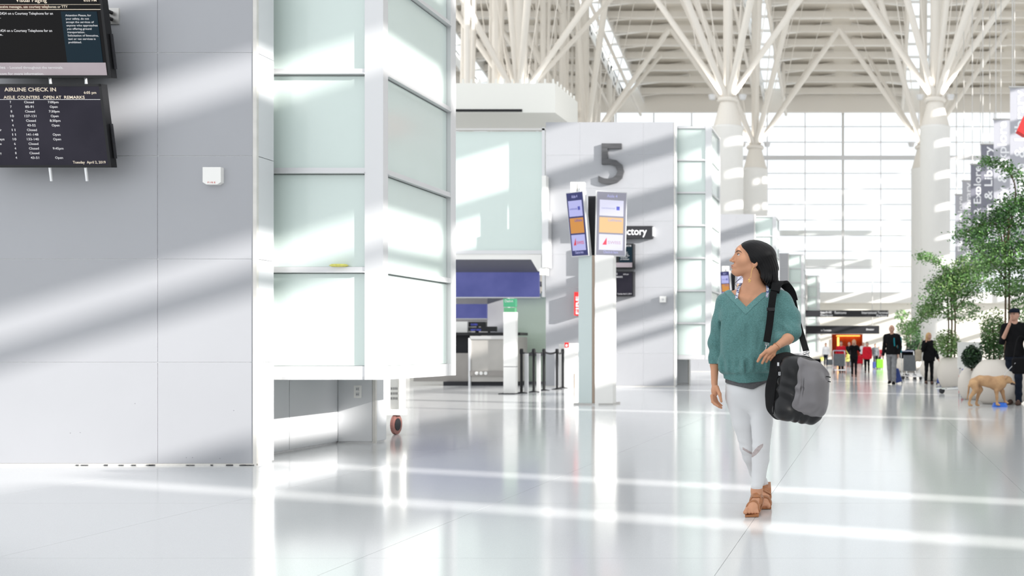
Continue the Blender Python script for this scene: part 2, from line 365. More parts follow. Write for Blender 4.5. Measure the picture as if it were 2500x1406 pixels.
# --- islands: grey panelled end walls with a frosted glass bay
RH = .943; NR = 8; D1 = 9.36; DI = 19.85
WALLX = -5.65
def island(i, xl, label, blabel, lab_u):
    D = D1+DI*i
    isl = empty('check_in_island', (WALLX-1, D, 0), label, 'wall', 'check in island end walls')
    H = RH*NR
    MB().bx(xl, WALLX, D+.007, D+.27, 0, H-.002).bx(WALLX-.42, WALLX, D+2.26, D+2.5, 0, H).bx(xl, WALLX-.43, D+.27, D+2.5, 0, H).build('core', 'joint', isl)
    # front panels: joints at X = -6.53, then every 1.8 m
    xs = [WALLX-.012, -6.535]
    while xs[-1] > xl+.1: xs.append(max(xl, xs[-1]-1.81))
    for a, c in zip(xs, xs[1:]):
        for r in range(NR):
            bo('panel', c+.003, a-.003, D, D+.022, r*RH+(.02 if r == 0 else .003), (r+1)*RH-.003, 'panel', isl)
    for r in range(NR):
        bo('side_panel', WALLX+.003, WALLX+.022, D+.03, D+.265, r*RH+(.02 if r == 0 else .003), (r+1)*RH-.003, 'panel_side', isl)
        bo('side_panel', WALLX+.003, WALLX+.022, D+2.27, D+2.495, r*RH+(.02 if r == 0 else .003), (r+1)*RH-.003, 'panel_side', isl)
    bo('pilaster_panel', WALLX-.40, WALLX-.015, D+2.235, D+2.257, .02, RH-.004, 'panel_side', isl)
    for k in range(2):
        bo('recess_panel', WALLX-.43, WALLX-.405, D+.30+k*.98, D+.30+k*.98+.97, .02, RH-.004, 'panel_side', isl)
    bo('corner_trim', WALLX-.01, WALLX+.024, D-.006, D+.026, 0, H, 'trim', isl)
    bo('corner_trim', WALLX-.01, WALLX+.024, D+2.232, D+2.264, 0, H, 'trim', isl)
    bo('base_strip', xl, WALLX+.024, D-.008, D+.012, 0, .016, 'trim', isl)
    if i == 0:
        for px, py in ((455, 1117), (470, 1117), (537, 1119), (571, 1002), (172, 1057), (196, 1056), (330, 985)): p = P(px, py, D); MB().tube((p.x, D-.001, p.z), (p.x, D+.01, p.z), .0035, 8).build('rivet', 'mid', isl)
        gr = MB()
        for q in range(18):
            x = WALLX-.02-random.random()**1.6*2.2; gr.box((x, D-.012, .005), (random.uniform(.01, .09), .008, random.uniform(.003, .008)))
        gr.build('grime', 'dark', isl)['kind'] = 'stuff'
    # bay
    bx0, bx1, y0, y1 = WALLX-.4, -4.65, D+.37, D+2.07
    bay = empty('glass_bay', (bx1-.5, y0+.8, .77), blabel, 'glass bay', 'frosted glass bays on the island ends')
    z0 = .772; zt = RH*NR-.05
    lv = [z0+.13+RH*k for k in range(8)]
    bo('core', bx0, bx1-.07, y0+.07, y1-.07, z0+.05, zt-.02, 'frost', bay)
    bo('corner_post', bx1-.175, bx1, y0, y0+.10, z0, zt+.02, 'alu', bay)
    bo('corner_post', bx1-.10, bx1, y1-.14, y1, z0, zt+.02, 'alu', bay)
    bo('corner_post', WALLX-.12, WALLX-.09, y0, y0+.06, z0, zt, 'alu', bay)
    for k, z in enumerate(lv):
        lo = z-.13 if k == 0 else z-.045
        bo('rail', WALLX-.09, bx1-.175, y0+.01, y0+.09, lo, z-.0, 'alu', bay)
        bo('rail', bx1-.09, bx1-.005, y0+.10, y1-.14, lo, z, 'alu', bay)
        if k: bo('ledge', WALLX-.09, bx1-.175, y0-.015, y0+.06, z-.055, z-.045, 'alu', bay); bo('ledge', bx1-.06, bx1+.015, y0+.10, y1-.14, z-.055, z-.045, 'alu', bay)
        z2 = lv[k+1]-.06 if k < 7 else zt-.06
        if z2 > z:
            bo('pane', WALLX-.08, bx1-.185, y0+.045, y0+.06, z+.004, z2-.004, 'frost', bay)
            bo('pane', bx1-.06, bx1-.045, y0+.105, y1-.145, z+.004, z2-.004, 'frost', bay)
    bo('rail', WALLX-.09, bx1-.175, y0+.01, y0+.09, zt-.06, zt, 'alu', bay); bo('rail', bx1-.09, bx1-.005, y0+.10, y1-.14, zt-.06, zt, 'alu', bay)
    bo('bottom_plate', WALLX+.03, bx1-.01, y0+.01, y1-.01, z0+.002, z0+.03, 'alu', bay)
    return isl, bay
island(0, -9.6, 'large grey panelled wall in the left foreground, carrying the flight screens', 'frosted green glass bay projecting beside the nearest grey wall, left of centre', 0)
island(1, -9.32, 'grey panelled wall with the big dark number 5', 'tall frosted glass bay beside the wall numbered 5', 1)
island(2, -9.0, 'third pale grey panelled wall, behind and right of the wall numbered 5', 'frosted glass bay behind the head of the woman in the teal sweater', 2)
island(3, -9.0, 'fourth small grey panelled wall, seen just right of the woman\'s hair', 'distant frosted glass bay just right of the woman\'s shoulder', 3)
island(4, -9.0, 'farthest grey panelled wall near the terminal end wall', 'farthest small glass bay beside the beige end wall', 4)

# --- window wall on the right (outside the frame): spandrels and slits that shape the sunlight
wr = empty('wall_right', (20, 0, 0), kind='structure')
def wr_box(y0, y1, z0, z1): MB().bx(20, 20.25, y0, y1, z0, z1).build('spandrel', 'white', wr)
slits = [(-1.75, -1.35), (-.15, .25), (8.4, 9.0), (17, 17.7), (26, 27)]
YS = 7.5
wr_box(-22, 40, 0, 5.5); wr_box(40, 96, 0, .6); wr_box(40, 96, 2.6, 2.9); wr_box(40, 96, 5.2, 5.6)
y = -22
for a, c in slits: wr_box(y, a, 5.5, 7.98); y = c
wr_box(y, 40, 5.5, 7.98); wr_box(40, 96, 7.6, 7.98)
wr_box(-22, 96, 9.33, 9.52); wr_box(-22, YS, 9.85, 11.15); wr_box(-22, YS, 11.55, 12.3)
for a, c in ((9.9, 10.4), (11.3, 11.6), (12.9, 13.5), (14.4, 14.9)): wr_box(YS, 45, a, c)
for a, c in ((9.9, 10.9), (11.6, 12.6)): wr_box(45, 96, a, c)
z = 12.9
while z < 24: wr_box(-22, YS, z, z+1.25); wr_box(45, 96, z, z+1.5); z += 2.0
wr_box(YS, 45, 16.2, 24); wr_box(-22, 96, 24, 33); wr_box(45, 96, 33, 39)
for yy in range(-22, 97, 6): MB().bx(20.02, 20.2, yy, yy+.15, 7.9, 25).build('mullion', 'white', wr)

# --- far glazed wall
DF = 96.0
wb = empty('wall_back', (-2.8, DF, 0), kind='structure')
mbk = MB().bx(-40, -1.2-2.6, DF, DF+.4, 0, 5.4)
sF = F/DF
xo0, xo1 = (2030-XV)/sF, (2106-XV)/sF
wbx = MB().bx(-40, xo0, DF, DF+.4, 0, 5.4).bx(xo1, 20, DF, DF+.4, 0, 5.4).bx(xo0, xo1, DF, DF+.4, 2.5, 5.4)
wbx.build('lower_wall', 'beige', wb)
MB().bx(-40, 20, DF-.7, DF+.4, 5.4, 5.9).build('mezzanine_slab', 'white', wb)
MB().bx(-40, 20, DF-.7, DF-.6, 5.9, 6.4).build('mezzanine_upstand', 'white', wb)
MB().bx(-40, 20, DF+7.5, DF+8, 9.2, 10.2).bx(-40, 20, DF+7.5, DF+8, 12.6, 13.1).build('outer_canopy', 'white', wb)
wn = empty('window_1', (-2.77, DF, 5.9), kind='structure')
CW = 3.55; RW = 1.46; NRW = 12
for i in range(-8, 6):
    x = -2.77+CW*i; t = .11 if i == 0 else .05
    bo('mullion', x-t, x+t, DF+.05, DF+.25, 5.9, 23.7, 'steel' if i == 0 else 'alu', wn)
    for j in range(NRW):
        bo('pane', x+.09, x+CW-.09, DF+.13, DF+.15, 5.95+RW*j, 5.95+RW*(j+1)-.08, 'glass', wn)
for j in range(NRW+1):
    t = .2 if j in (9,) else .035
    bo('transom', -2.77-CW*8, -2.77+CW*6, DF+.0, DF+.2, 5.9+RW*j-t, 5.9+RW*j+t, 'alu', wn)
# portal of the orange corridor
pt = empty('door_1', ((xo0+xo1)/2, DF, 0), kind='structure')
M['orange'] = mat('orange_wall', (.75, .16, .03), rough=.6, noise=.3, nscale=1); M['amber'] = mat('amber_light', (1, .42, .08), emis=2.2)
MB().bx(xo0-.3, xo1+.3, DF+5, DF+5.1, 0, 2.6).bx(xo0-.3, xo0-.2, DF+.4, DF+5, 0, 2.6).bx(xo1+.2, xo1+.3, DF+.4, DF+5, 0, 2.6).bx(xo0-.3, xo1+.3, DF+.4, DF+5, 2.5, 2.6).build('corridor_lining', 'orange', pt)
MB().bx(xo0+.3, xo1-.3, DF+4.6, DF+4.8, 2.35, 2.45).build('ceiling_lamp', 'amber', pt)
MB().bx(xo0+.55, xo0+.72, DF-.3, DF-.2, .7, 2.2).build('light_post', 'amber', pt)

# --- ceiling: sloping deck with purlins, panels and three skylight strips
cl = empty('ceiling', (-9, 75, 25), kind='structure')
def ZR(D): return 23.75+.27*(DF-D)
strips = [-35.2, -22.3, -9.1, 3.95]; SW = .95
DA, DB = 50.0, DF+.4
def slab(x0, x1, d0, d1, off0, off1, name, m):
    vs = [(x, d, ZR(d)+o) for o in (off0, off1) for (x, d) in ((x0, d0), (x1, d0), (x1, d1), (x0, d1))]
    MB().add(vs, [(3, 2, 1, 0), (4, 5, 6, 7), (0, 1, 5, 4), (1, 2, 6, 5), (2, 3, 7, 6), (3, 0, 4, 7)]).build(name, m, cl)
edges = [-41]+[e for s_ in strips for e in (s_-SW, s_+SW)]+[20.3]
for k in range(0, len(edges), 2): slab(edges[k], edges[k+1], DA, DB, 1.2, 1.35, 'deck', 'ceil')
d = DA+1; k = 0
while d < DF:
    z = ZR(d)
    for a, c in zip([-41]+strips, strips+[20.3]):
        mid = (a+c)/2
        # purlin beam, arched lattice fin and light reflector panels
        MB().bx(a+SW, c-SW, d, d+.28, z+.25, z+.75).build('purlin', 'cream', cl)
        if k % 2 == 0:
            MB().bx(a+SW, mid-.7, d+.9, d+1.35, z+.50, z+1.1).bx(mid+.7, c-SW, d+.9, d+1.35, z+.50, z+1.1).build('ceiling_panel', 'ceilp', cl)
        for sx in (-1, 1):
            x1_ = mid+sx*.8; x0_ = (a+SW if sx < 0 else c-SW)
            MB().add([(x0_, d+.4, z+.1), (x1_, d+.4, z+.7), (x1_, d+.4, z+1.1), (x0_, d+.4, z+.35), (x0_, d+.75, z+.1), (x1_, d+.75, z+.7), (x1_, d+.75, z+1.1), (x0_, d+.75, z+.35)],
                     [(0, 1, 2, 3), (7, 6, 5, 4), (0, 4, 5, 1), (1, 5, 6, 2), (2, 6, 7, 3), (3, 7, 4, 0)]).build('curved_fin', 'ceilp' if k % 2 else 'cream', cl)
    d += 1.95; k += 1
for s_ in strips:
    for sx in (-1, 1): slab(s_+sx*(SW+.05)-.05, s_+sx*(SW+.05)+.05, DA, DB, .1, 1.35, 'skylight_curb', 'white')
    dd = DA
    while dd < DF:
        slab(s_-SW, s_+SW, dd+.08, dd+1.9, 1.28, 1.30, 'skylight_pane', 'glass'); slab(s_-SW, s_+SW, dd, dd+.09, 1.1, 1.3, 'skylight_bar', 'white'); dd += 1.98
MB().bx(-41, 20.3, DF-.5, DF-.1, 23.2, 25.4).build('ceiling_edge_beam', 'cream', cl)

# --- tree columns
def tree_column(X, D, label, deep=False):
    r = empty('tree_column', (X, D, 0), label, 'column', 'tree-like roof columns')
    MB().lathe((X, D, 0), [(.95, 0), (.95, 14.9), (.97, 14.92), (.97, 15.05)], 36).build('shaft', 'white', r, smooth=False).data.polygons.foreach_set('use_smooth', [True]*36*3+[False]*2)
    MB().lathe((X, D, 0), [(.92, 15.05), (.5, 16.6)], 28).build('cone', 'cream', r)
    MB().lathe((X, D, 0), [(.62, 16.6), (.70, 16.7), (.62, 16.85)], 28).build('collar', 'cream', r)
    nz = 17.1; n0 = Vector((X, D, 16.7))
    for (dx, dy, rad) in ((6.5, 0, .21), (-6.5, 0, .21), (4.6, -9.5, .24), (-4.6, -9.5, .24), (1.2, -7, .2), (4.4, 7, .16), (-4.4, 7, .16)):
        t = Vector((X+dx, D+dy, min(25.9, ZR(D+dy)+.2)+(3 if dy < -5 else 0)))
        MB().tube(n0, t, rad*.8, 12, rad).build('strut', 'cream', r, smooth=False)
    for sx in (-1, 1):
        for q in range(2):
            a = n0+Vector((sx*(6.5*(q+1)/3.4), 0, (25.9-16.7)*(q+1)/3.4)); 
            MB().tube(a, Vector((X+sx*(6.5*(q+1)/3.4+1.9), D+.5, ZR(D)+.5)), .032, 6).build('tie_rod', 'cream', r)
            MB().tube(n0+Vector((sx*.4, 0, .4*q)), Vector((X+sx*(2.0+2.1*q), D-3, ZR(D-3)+.5)), .032, 6).build('tie_rod', 'cream', r)
    MB().tube(n0, Vector((X, D, ZR(D)+.8)), .30, 14).build('mast', 'cream', r)
    for sx in (-1, 1):  # fixtures and lamps added on each column to brighten the ceiling
        MB().lathe((X+sx*.95, D-.2, 16.75), [(.18, 0), (.26, .28), (.24, .28), (.16, .04)], 14).build('added_uplight', 'alu', r)
        ld = bpy.data.lights.new('added_uplight', 'AREA'); ld.shape = 'DISK'; ld.size = .44; ld.energy = 55; ld.color = (1, .96, .9); lo_ = bpy.data.objects.new('added_uplight_lamp', ld); COL.objects.link(lo_); lo_.location = (X+sx*.95, D-.2, 17.06); lo_.rotation_euler = (math.radians(180), 0, 0)
    return r
for D in (64.5, 79.5):
    for X, nm in ((-22.3, 'left'), (-9.1, 'middle'), (3.95, 'right')):
        where = {'left': 'above the white roof box over the check-in counters', 'middle': 'rising behind the glass bay beside the wall numbered 5', 'right': 'rising behind the trees and banners'}[nm]
        tree_column(X, D, ('front' if D < 70 else 'rear')+' white round column with branching struts, '+where)
# longitudinal roof trusses over the columns
for X, nm in zip(strips[1:], ('left', 'middle', 'right')):
    t = empty('roof_truss', (X, 75, 18), {'left': 'long white steel truss of close uprights at the left under the roof', 'middle': 'long white steel truss between the two middle columns', 'right': 'long white steel truss above the right-hand columns'}[nm], 'truss', 'roof trusses')
    d = 57.0; k = 0
    while d < 93:
        zt = ZR(d)+.9
        zb = 3 if nm == 'left' else ZR(d)-2.2
        off = (-1.2 if k % 2 else -2.0) if nm == 'left' else (1.25 if k % 2 else -1.25)
        MB().tube((X+off, d, zb), (X+off, d, zt), .17 if k % 3 else .26, 8).build('upright', 'cream', t)
        MB().tube((X+off, d, zb+(1 if nm == 'left' else 0)), (X+off, d+1.7, zt-.5), .09, 8).build('diagonal', 'cream', t)
        if nm == 'left':
            MB().tube((X-2.6+off, d+.5, 3), (X-3.4, d+.9, zt), .12, 8).build('upright', 'cream', t)
        d += 2.3 if nm == 'left' else 3.0; k += 1
    MB().tube((X-1.25, 57, ZR(57)-2.2), (X-1.25, 93, ZR(93)-2.2), .13, 10).tube((X+1.25, 57, ZR(57)-2.2), (X+1.25, 93, ZR(93)-2.2), .13, 10).build('chord', 'cream', t)
# far-end raised wall piece beyond left side
MB().bx(-41, -40.6, 20, DF, 0, 25).build('wall_left', 'white').__setitem__('kind', 'structure')
# ============================================================ SCREENS ON THE NEAR WALL
M['lcd1'] = screen_mat('lcd_black', (.003, .003, .004), .8, (.006, .005, .005), 1)
M['lcd2'] = screen_mat('lcd_violet_black', (.014, .013, .022), .9, (.036, .033, .048), 1.1)
M['lcdteal'] = screen_mat('lcd_teal', (.006, .020, .032), .9)
M['lcdbrown'] = screen_mat('lcd_brown', (.06, .018, .012), .8)
M['lcdband'] = screen_mat('lcd_band', (.36, .31, .34), .9, (.50, .44, .47), 1.3)
M['tcream'] = screen_mat('text_cream', (.86, .76, .62), .9); M['twhite'] = screen_mat('text_white', (.80, .80, .82), .8)
def plane_at(px, py, O, N):
    d = P(px, py, 1)-Vector((0, 0, CH)); C0 = Vector((0, 0, CH)); t = (O-C0).dot(N)/d.dot(N); return C0+d*t
def big_screen(ybot, ytop, xr_bot, name_label, Db=9.10, tilt=math.radians(9.6), h=.722):
    O = P(xr_bot, ybot, Db)                       # lower right corner of the front face
    up = Vector((0, -math.sin(tilt), math.cos(tilt))); N = Vector((0, -math.cos(tilt), -math.sin(tilt))); R = Vector((1, 0, 0))
    W = 1.27
    r = empty('information_screen', O, name_label, 'screen', 'information screens on the near wall')
    rot = Matrix((R, -N, up)).transposed()
    def pb(u0, u1, v0, v1, d0, d1): return MB().box(O+R*((u0+u1)/2)+up*((v0+v1)/2)-N*((d0+d1)/2), (u1-u0, d1-d0, v1-v0), rot)
    hs = MB()
    hs.box(O+R*(-W/2)+up*(h/2)-N*.035, (W, .06, h), rot)
    hs.build('housing', 'black', r)
    bz = pb(-W, 0, 0, .022, -.006, .006); 
    for q in ((-W, 0, h-.022, h), (-W, -W+.022, 0, h), (-.024, 0, 0, h)): 
        x = pb(*q, -.006, .006); bz.add(x.v, x.f)
    bz.build('bezel', 'black', r)
    MB().box(O+R*.012+up*(h*.32)-N*.045, (.012, .02, h*.42), rot).build('side_handle', 'dark', r)
    for u in (-.30, -.62): 
        MB().tube(O+R*u-N*.09+up*.1, O+R*u-N*.09-up*.12, .012, 8).build('mount_tube', 'chrome', r)
    MB().bx(O.x-.9, O.x-.25, O.y+.12, D1-.001, O.z+.1, O.z+.55).build('wall_mount', 'dark', r)
    return r, O, N, up, R, pb
def fit(O, N, up, px0, px1, py, cap_px, s):
    a = plane_at(px0, py, O, N)-O; b_ = plane_at(px1, py, O, N)-O; c = plane_at(px0, py-cap_px, O, N)-O
    return (s, a.x, b_.x-a.x, a.dot(up), (c-a).dot(up))
def area(O, N, up, R, px0, px1, py0, py1, name, m, r, lift=.002):
    a = plane_at(px0, py1, O, N)-O; c = plane_at(px1, py0, O, N)-O; v0 = a.dot(up); v1 = c.dot(up); rot = Matrix((R, -N, up)).transposed()
    u0, u1 = a.x, (plane_at(px1, py1, O, N)-O).x
    return MB().box(O+R*((u0+u1)/2)+up*((v0+v1)/2)+N*lift/2, (u1-u0, lift, v1-v0), rot).build(name, m, r)
r, O, N, up, R, pb = big_screen(409, 205, 273, 'lower wall screen listing airline check-in counters, hung on the near grey wall')
pb(-1.25, -.02, .02, .70, -.001, .004).build('display', 'lcd2', r)
T = lambda *a: fit(O, N, up, *a)
hd = [T(12, 138, 223, 9, 'AIRLINE CHECK IN'), T(10, 38, 241, 7, 'AISLE'), T(44, 98, 241, 7, 'COUNTERS'), T(107, 151, 241, 7, 'OPEN AT'), T(158, 208, 241, 7, 'REMARKS'), T(206, 236, 229, 6, '6:05 pm'), T(179, 259, 399, 6, 'Tuesday  April 2, 2019')]
text_mesh(hd, O, R, up, .004).build('lettering', 'tcream', r)
rows = [('7', 'Closed', '7:00pm', ''), ('7', '85-91', 'Open', ''), ('8', 'Closed', '7:30pm', ''), ('10', '127-131', 'Open', ''), ('9', 'Closed', '8:30pm', ''), ('4', '43-52', 'Open', ''), ('11', 'Closed', '', 'ir'),
        ('11', '141-148', 'Open', ''), ('10', '133-140', 'Open', 'ays'), ('6', 'Closed', '', 'an'), ('4', 'Closed', '9:45pm', ''), ('8', 'Closed', '', 'ry'), ('4', '43-51', 'Open', '')]
it = []
for k, (a, c, o_, e) in enumerate(rows):
    y = 252+k*11.3; dx = k*1.2
    it.append(T(25+dx-(2 if len(a) > 1 else 0), 28.5+dx+(3 if len(a) > 1 else 0), y, 5.4, a))
    wd = 24 if c == 'Closed' else 4.1*len(c); it.append(T(72+dx-wd/2, 72+dx+wd/2, y, 5.4, c))
    if o_: wd = 19 if o_ == 'Open' else 26; it.append(T(131+dx-wd/2, 131+dx+wd/2, y, 5.4, o_))
    if e: it.append(T(0 if len(e) > 2 else 1, 12 if len(e) > 2 else 5, y, 5.4, e))
text_mesh(it, O, R, up, .004).build('lettering', 'twhite', r)
area(O, N, up, R, -60, 247, 242.5, 243.6, 'rule_line', 'twhite', r, .005)
r, O, N, up, R, pb = big_screen(190, 0, 273, 'upper wall screen with visual paging notices, hung on the near grey wall')
pb(-1.25, -.02, .02, .70, -.001, .004).build('display', 'lcd1', r)
T = lambda *a: fit(O, N, up, *a)
area(O, N, up, R, -60, 262, 153, 186, 'display_band', 'lcdband', r, .005)
area(O, N, up, R, 165, 252, 28, 152.5, 'display_block', 'lcdteal', r, .0045)
area(O, N, up, R, -60, 120, 12, 22, 'display_bar', 'lcdbrown', r, .0045)
area(O, N, up, R, -60, 247, 22.6, 23.8, 'rule_line', 'tcream', r, .006)
area(O, N, up, R, -60, 247, 10.8, 11.4, 'rule_line', 'tcream', r, .006)
text_mesh([T(40, 116, 5, 10, 'Visual Paging'), T(206, 237, 4, 6, '6:05 PM'), T(-2, 167, 19.6, 6, 'receive messages, use courtesy telephones or TTY')], O, R, up, .007).build('lettering', 'tcream', r)
text_mesh([T(-1, 131, 36, 6, '-2424 on a Courtesy Telephone for an'), T(-4, 4, 45, 5, 'e.'), T(-1, 129, 78, 6, '2424 on a Courtesy Telephone for an'), T(-4, 9, 87, 5, 'se.')]
          + [T(161+k*1.0, 161+k*1.0+wd, 40+k*8.2, 4.6, s) for k, (s, wd) in enumerate([('Attention Please, for', 63), ('your safety, do not', 57), ('accept the services of', 68), ('anyone who approaches', 76), ('you offering ground', 60), ('transportation.', 43), ('Solicitation of limousine,', 75), ('taxi or van services is', 67), ('prohibited.', 32)])]
          + [T(-2, 15, 168, 7, 'ries'), T(20, 156, 168, 6, '- Located throughout the terminals.'), T(-4, 109, 183, 6, 's.com for more information.')], O, R, up, .007).build('lettering', 'twhite', r)
# wall plate with plugs beside the upper screen
WY = D1
def on_wall(px, py, D=D1): return P(px, py, D)
c = on_wall(280, 40); r = empty('power_outlet', c, 'steel outlet plate with two black plugs beside the upper screen', 'outlet')
MB().box(c+Vector((0, -.006, 0)), (.09, .012, .145)).build('plate', 'steel', r)
for dz in (.03, -.03): MB().tube(c+Vector((-.02, -.01, dz)), c+Vector((-.02, -.055, dz)), .017, 10).build('plug', 'black', r)
MB().sweep([c+Vector((-.02, -.05, .03)), c+Vector((-.07, -.07, .035)), c+Vector((-.12, -.06, .0)), c+Vector((-.14, -.05, -.1))], .006, 6).build('cable', 'chrome', r)
# fire alarm strobe
c = on_wall(524.5, 431); s_ = D1/F
r = empty('fire_alarm', c, 'white fire alarm strobe on the near grey wall right of the screens', 'alarm')
W_, H_ = 44*s_, 42*s_
poly = [Vector((-W_/2, 0, H_/2)), Vector((W_/2, 0, H_/2)), Vector((W_/2, 0, -H_/2+.02)), Vector((W_*.3, 0, -H_/2)), Vector((-W_*.3, 0, -H_/2)), Vector((-W_/2, 0, -H_/2+.02))]
MB().prism([c+p for p in poly], (0, -.045, 0), (0, 0, 0)).build('housing', 'white', r)
M['lens'] = mat('strobe_lens', (.55, .58, .6), rough=.1, coat=.6)
MB().lathe((0, 0, 0), [(.001, -.014), (.012, -.006), (.014, 0), (.012, .006), (.001, .014)], 12).build('lens', 'lens', r).scale = (5.2, 1.2, 1.6)
r.children[-1].location = (0, -.05, -.02)
M['ink'] = mat('red_ink', (.6, .12, .10)); M['inkdark'] = mat('dark_ink', (.10, .10, .11))
text_mesh([('F I R E', -.035, .07, -.068, .014)], c+Vector((0, -.046, 0)), (1, 0, 0), (0, 0, 1)).build('lettering', 'ink', r)
# scuffs on the wall foot
# yellow object on the ledge of the near bay
M['yellow'] = mat('yellow_foam', (.75, .72, .18), rough=.8, noise=.2, nscale=30)
c = P(820, 640, 9.68)
sp = MB().lathe((0, 0, 0), [(.001, -.014), (.07, -.012), (.094, 0), (.07, .012), (.001, .014)], 20, 1, .45).build('sponge', 'yellow', None, True)
sp.location = Vector((c.x, 9.735, 1.06-.945*0+.786)); sp.location.z = .772+.13+RH+.014; tag(sp, 'yellow and white flat sponge lying on a ledge of the near glass bay', 'sponge')
# outlet below the bay
c = P(874, 956, 11.595); r = empty('wall_socket', c, 'white double wall socket under the nearest glass bay', 'socket')
MB().box(c+Vector((0, -.004, 0)), (.085, .01, .14)).build('plate', 'white', r)
for dz in (.03, -.03): MB().box(c+Vector((0, -.011, dz)), (.036, .008, .042)).build('receptacle', 'alu', r).name = 'receptacle'
for dz in (.03, -.03):
    MB().box(c+Vector((-.008, -.0165, dz)), (.004, .002, .016)).box(c+Vector((.008, -.0165, dz)), (.004, .002, .016)).build('slot', 'black', r)
# white cart parked behind the bay
Dc = 12.8; s_ = Dc/F
def Q(px, py, D=Dc): return P(px, py, D)
r = empty('utility_cart', (Q(960, 1060).x-.3, Dc+.3, 0), 'white utility cart with perforated side parked behind the near glass bay', 'cart')
x1_ = Q(992, 1000).x; x0_ = x1_-.75
MB().bx(x0_-.2, x1_, Dc-.1, Dc+.02, Q(0, 1012).z, Q(0, 998).z).build('deck', 'white', r)
MB().bx(Q(984, 0).x, x1_, Dc-.1, Dc-.02, Q(0, 998).z, Q(0, 880).z).build('post', 'white', r)
pa = MB().bx(x0_, Q(976, 0).x, Dc-.05, Dc-.03, Q(0, 998).z, Q(0, 880).z).build('side_panel', 'white', r)
for i in range(4):
    for j in range(3): boxo('perforation', (Q(960+i*4.5, 0).x, Dc-.051, Q(0, 948+j*12).z), (.008, .004, .03), 'dark', r)
M['tyre'] = mat('red_brown_tyre', (.30, .13, .11), rough=.6)
for (wx, wy) in ((Q(969, 0).x, Dc-.02), (x0_+.05, Dc-.02), (x0_-.1, Dc+.45)):
    rad = .125 if wy < Dc else .06
    g = MB(); g.tube((wx-.018, wy, rad), (wx+.018, wy, rad), rad, 24); wh = g.build('wheel', 'tyre', r)
    MB().tube((wx-.024, wy, rad), (wx+.024, wy, rad), rad*.62, 18).build('hub', 'dark', wh).location = (0, 0, 0)
    MB().bx(wx-.03, wx+.03, wy-.02, wy+.02, rad*1.9, Q(0, 1012).z).bx(wx-.035, wx-.027, wy-.02, wy+.02, rad*.8, rad*1.9+.02).build('caster_fork', 'chrome', r)

# ============================================================ AISLE WITH THE NUMBER 5
D5 = D1+DI; s5 = D5/F
# big digit: extruded layered 5
c = P(1462, 449, D5-.02)
M['digit'] = mat('brushed_dark_metal', (.10, .10, .105), rough=.5, metal=.3, noise=.35, nscale=3, stretch=(1, 1, 22))
fv = text_mesh([('5', 0, 62*s5, 0, 99*s5)], c, (1, 0, 0), (0, 0, 1), .03, .08).build('aisle_number', 'digit'); set_origin_thing(fv); tag(fv, 'large dark brushed metal number 5 on the grey wall', 'number')
# directory sign
c = P(1595, 582, D5-.12); W_ = 2.25; H_ = 30*s5
r = empty('directory_sign', c+Vector((-W_/2, 0, 0)), 'dark grey Directory sign on the wall below the number 5', 'sign')
MB().bx(c.x-W_, c.x-.02, c.y-.04, D5, c.z, c.z+H_).build('board', 'dark', r); MB().bx(c.x-.02, c.x+.02, c.y-.03, D5, c.z+.06, c.z+H_-.03).build('end_cap', 'alu', r)
text_mesh([('Directory', (1492-1595)*s5, 88*s5, .10, 17*s5)], c+Vector((0, -.04, 0)), (1, 0, 0), (0, 0, 1)).build('lettering', 'letw', r)
# small wall screens
def small_screen(px1, py0, py1, label, band):
    a = P(px1, py1, D5-.25); b_ = P(px1, py0, D5-.3); W_ = 1.3; H_ = b_.z-a.z
    r = empty('wall_screen', a+Vector((-W_/2, 0, 0)), label, 'screen', 'small screens on the wall numbered 5')
    MB().bx(a.x-W_, a.x, a.y, D5, a.z, a.z+H_).build('housing', 'black', r)
    y = a.y-.003
    if band:
        MB().bx(a.x-.40, a.x-.03, y-.003, y+.003, a.z+.16, a.z+H_-.05).build('display_block', 'lcdteal', r)
        MB().bx(a.x-W_+.04, a.x-.03, y-.005, y+.003, a.z+.03, a.z+.16).build('display_band', 'lcdband', r)
        text_mesh([('6:05 PM', -.2, .14, H_-.09, .05)]+[(s, -.36, wd, H_-.26-k*.05, .03) for k, (s, wd) in enumerate([('Attention Please', .2), ('your safety', .22), ('accept the', .25), ('transportation', .2), ('prohibited', .24)])], Vector((a.x, y, a.z)), (1, 0, 0), (0, 0, 1), .006).build('lettering', 'twhite', r)
    else:
        MB().bx(a.x-W_+.03, a.x-.03, y-.003, y+.003, a.z+.03, a.z+H_-.03).build('display', 'lcd2', r)
        it = [('AIRLINE CHECK IN', -W_+.1, .75, H_-.10, .06), ('AISLE COUNTERS OPEN AT REMARKS', -W_+.1, .9, H_-.18, .045), ('6:05 pm', -.28, .15, H_-.1, .035), ('Tuesday April 2, 2019', -.45, .4, .05, .035)]
        it += [('Closed   7:00pm', -.62, .1+.02*(k % 3), H_-.24-k*.042, .03) for k in range(9)]
        text_mesh(it, Vector((a.x, y, a.z)), (1, 0, 0), (0, 0, 1), .006).build('lettering', 'twhite', r)
small_screen(1546, 594, 655, 'small wall screen under the Directory sign, upper of the pair', True)
small_screen(1546, 662, 723, 'small wall screen listing check-in counters, lower of the pair under the Directory sign', False)
c = P(1619.5, 731, D5); r = empty('wall_device', c, 'small white square alarm on the wall below the Directory sign', 'alarm')
MB().box(c+Vector((0, -.05, 0)), (.17, .1, .17)).build('housing', 'white', r); MB().ball(c+Vector((0, -.10, 0)), .035, 8).build('lens', 'alu', r)

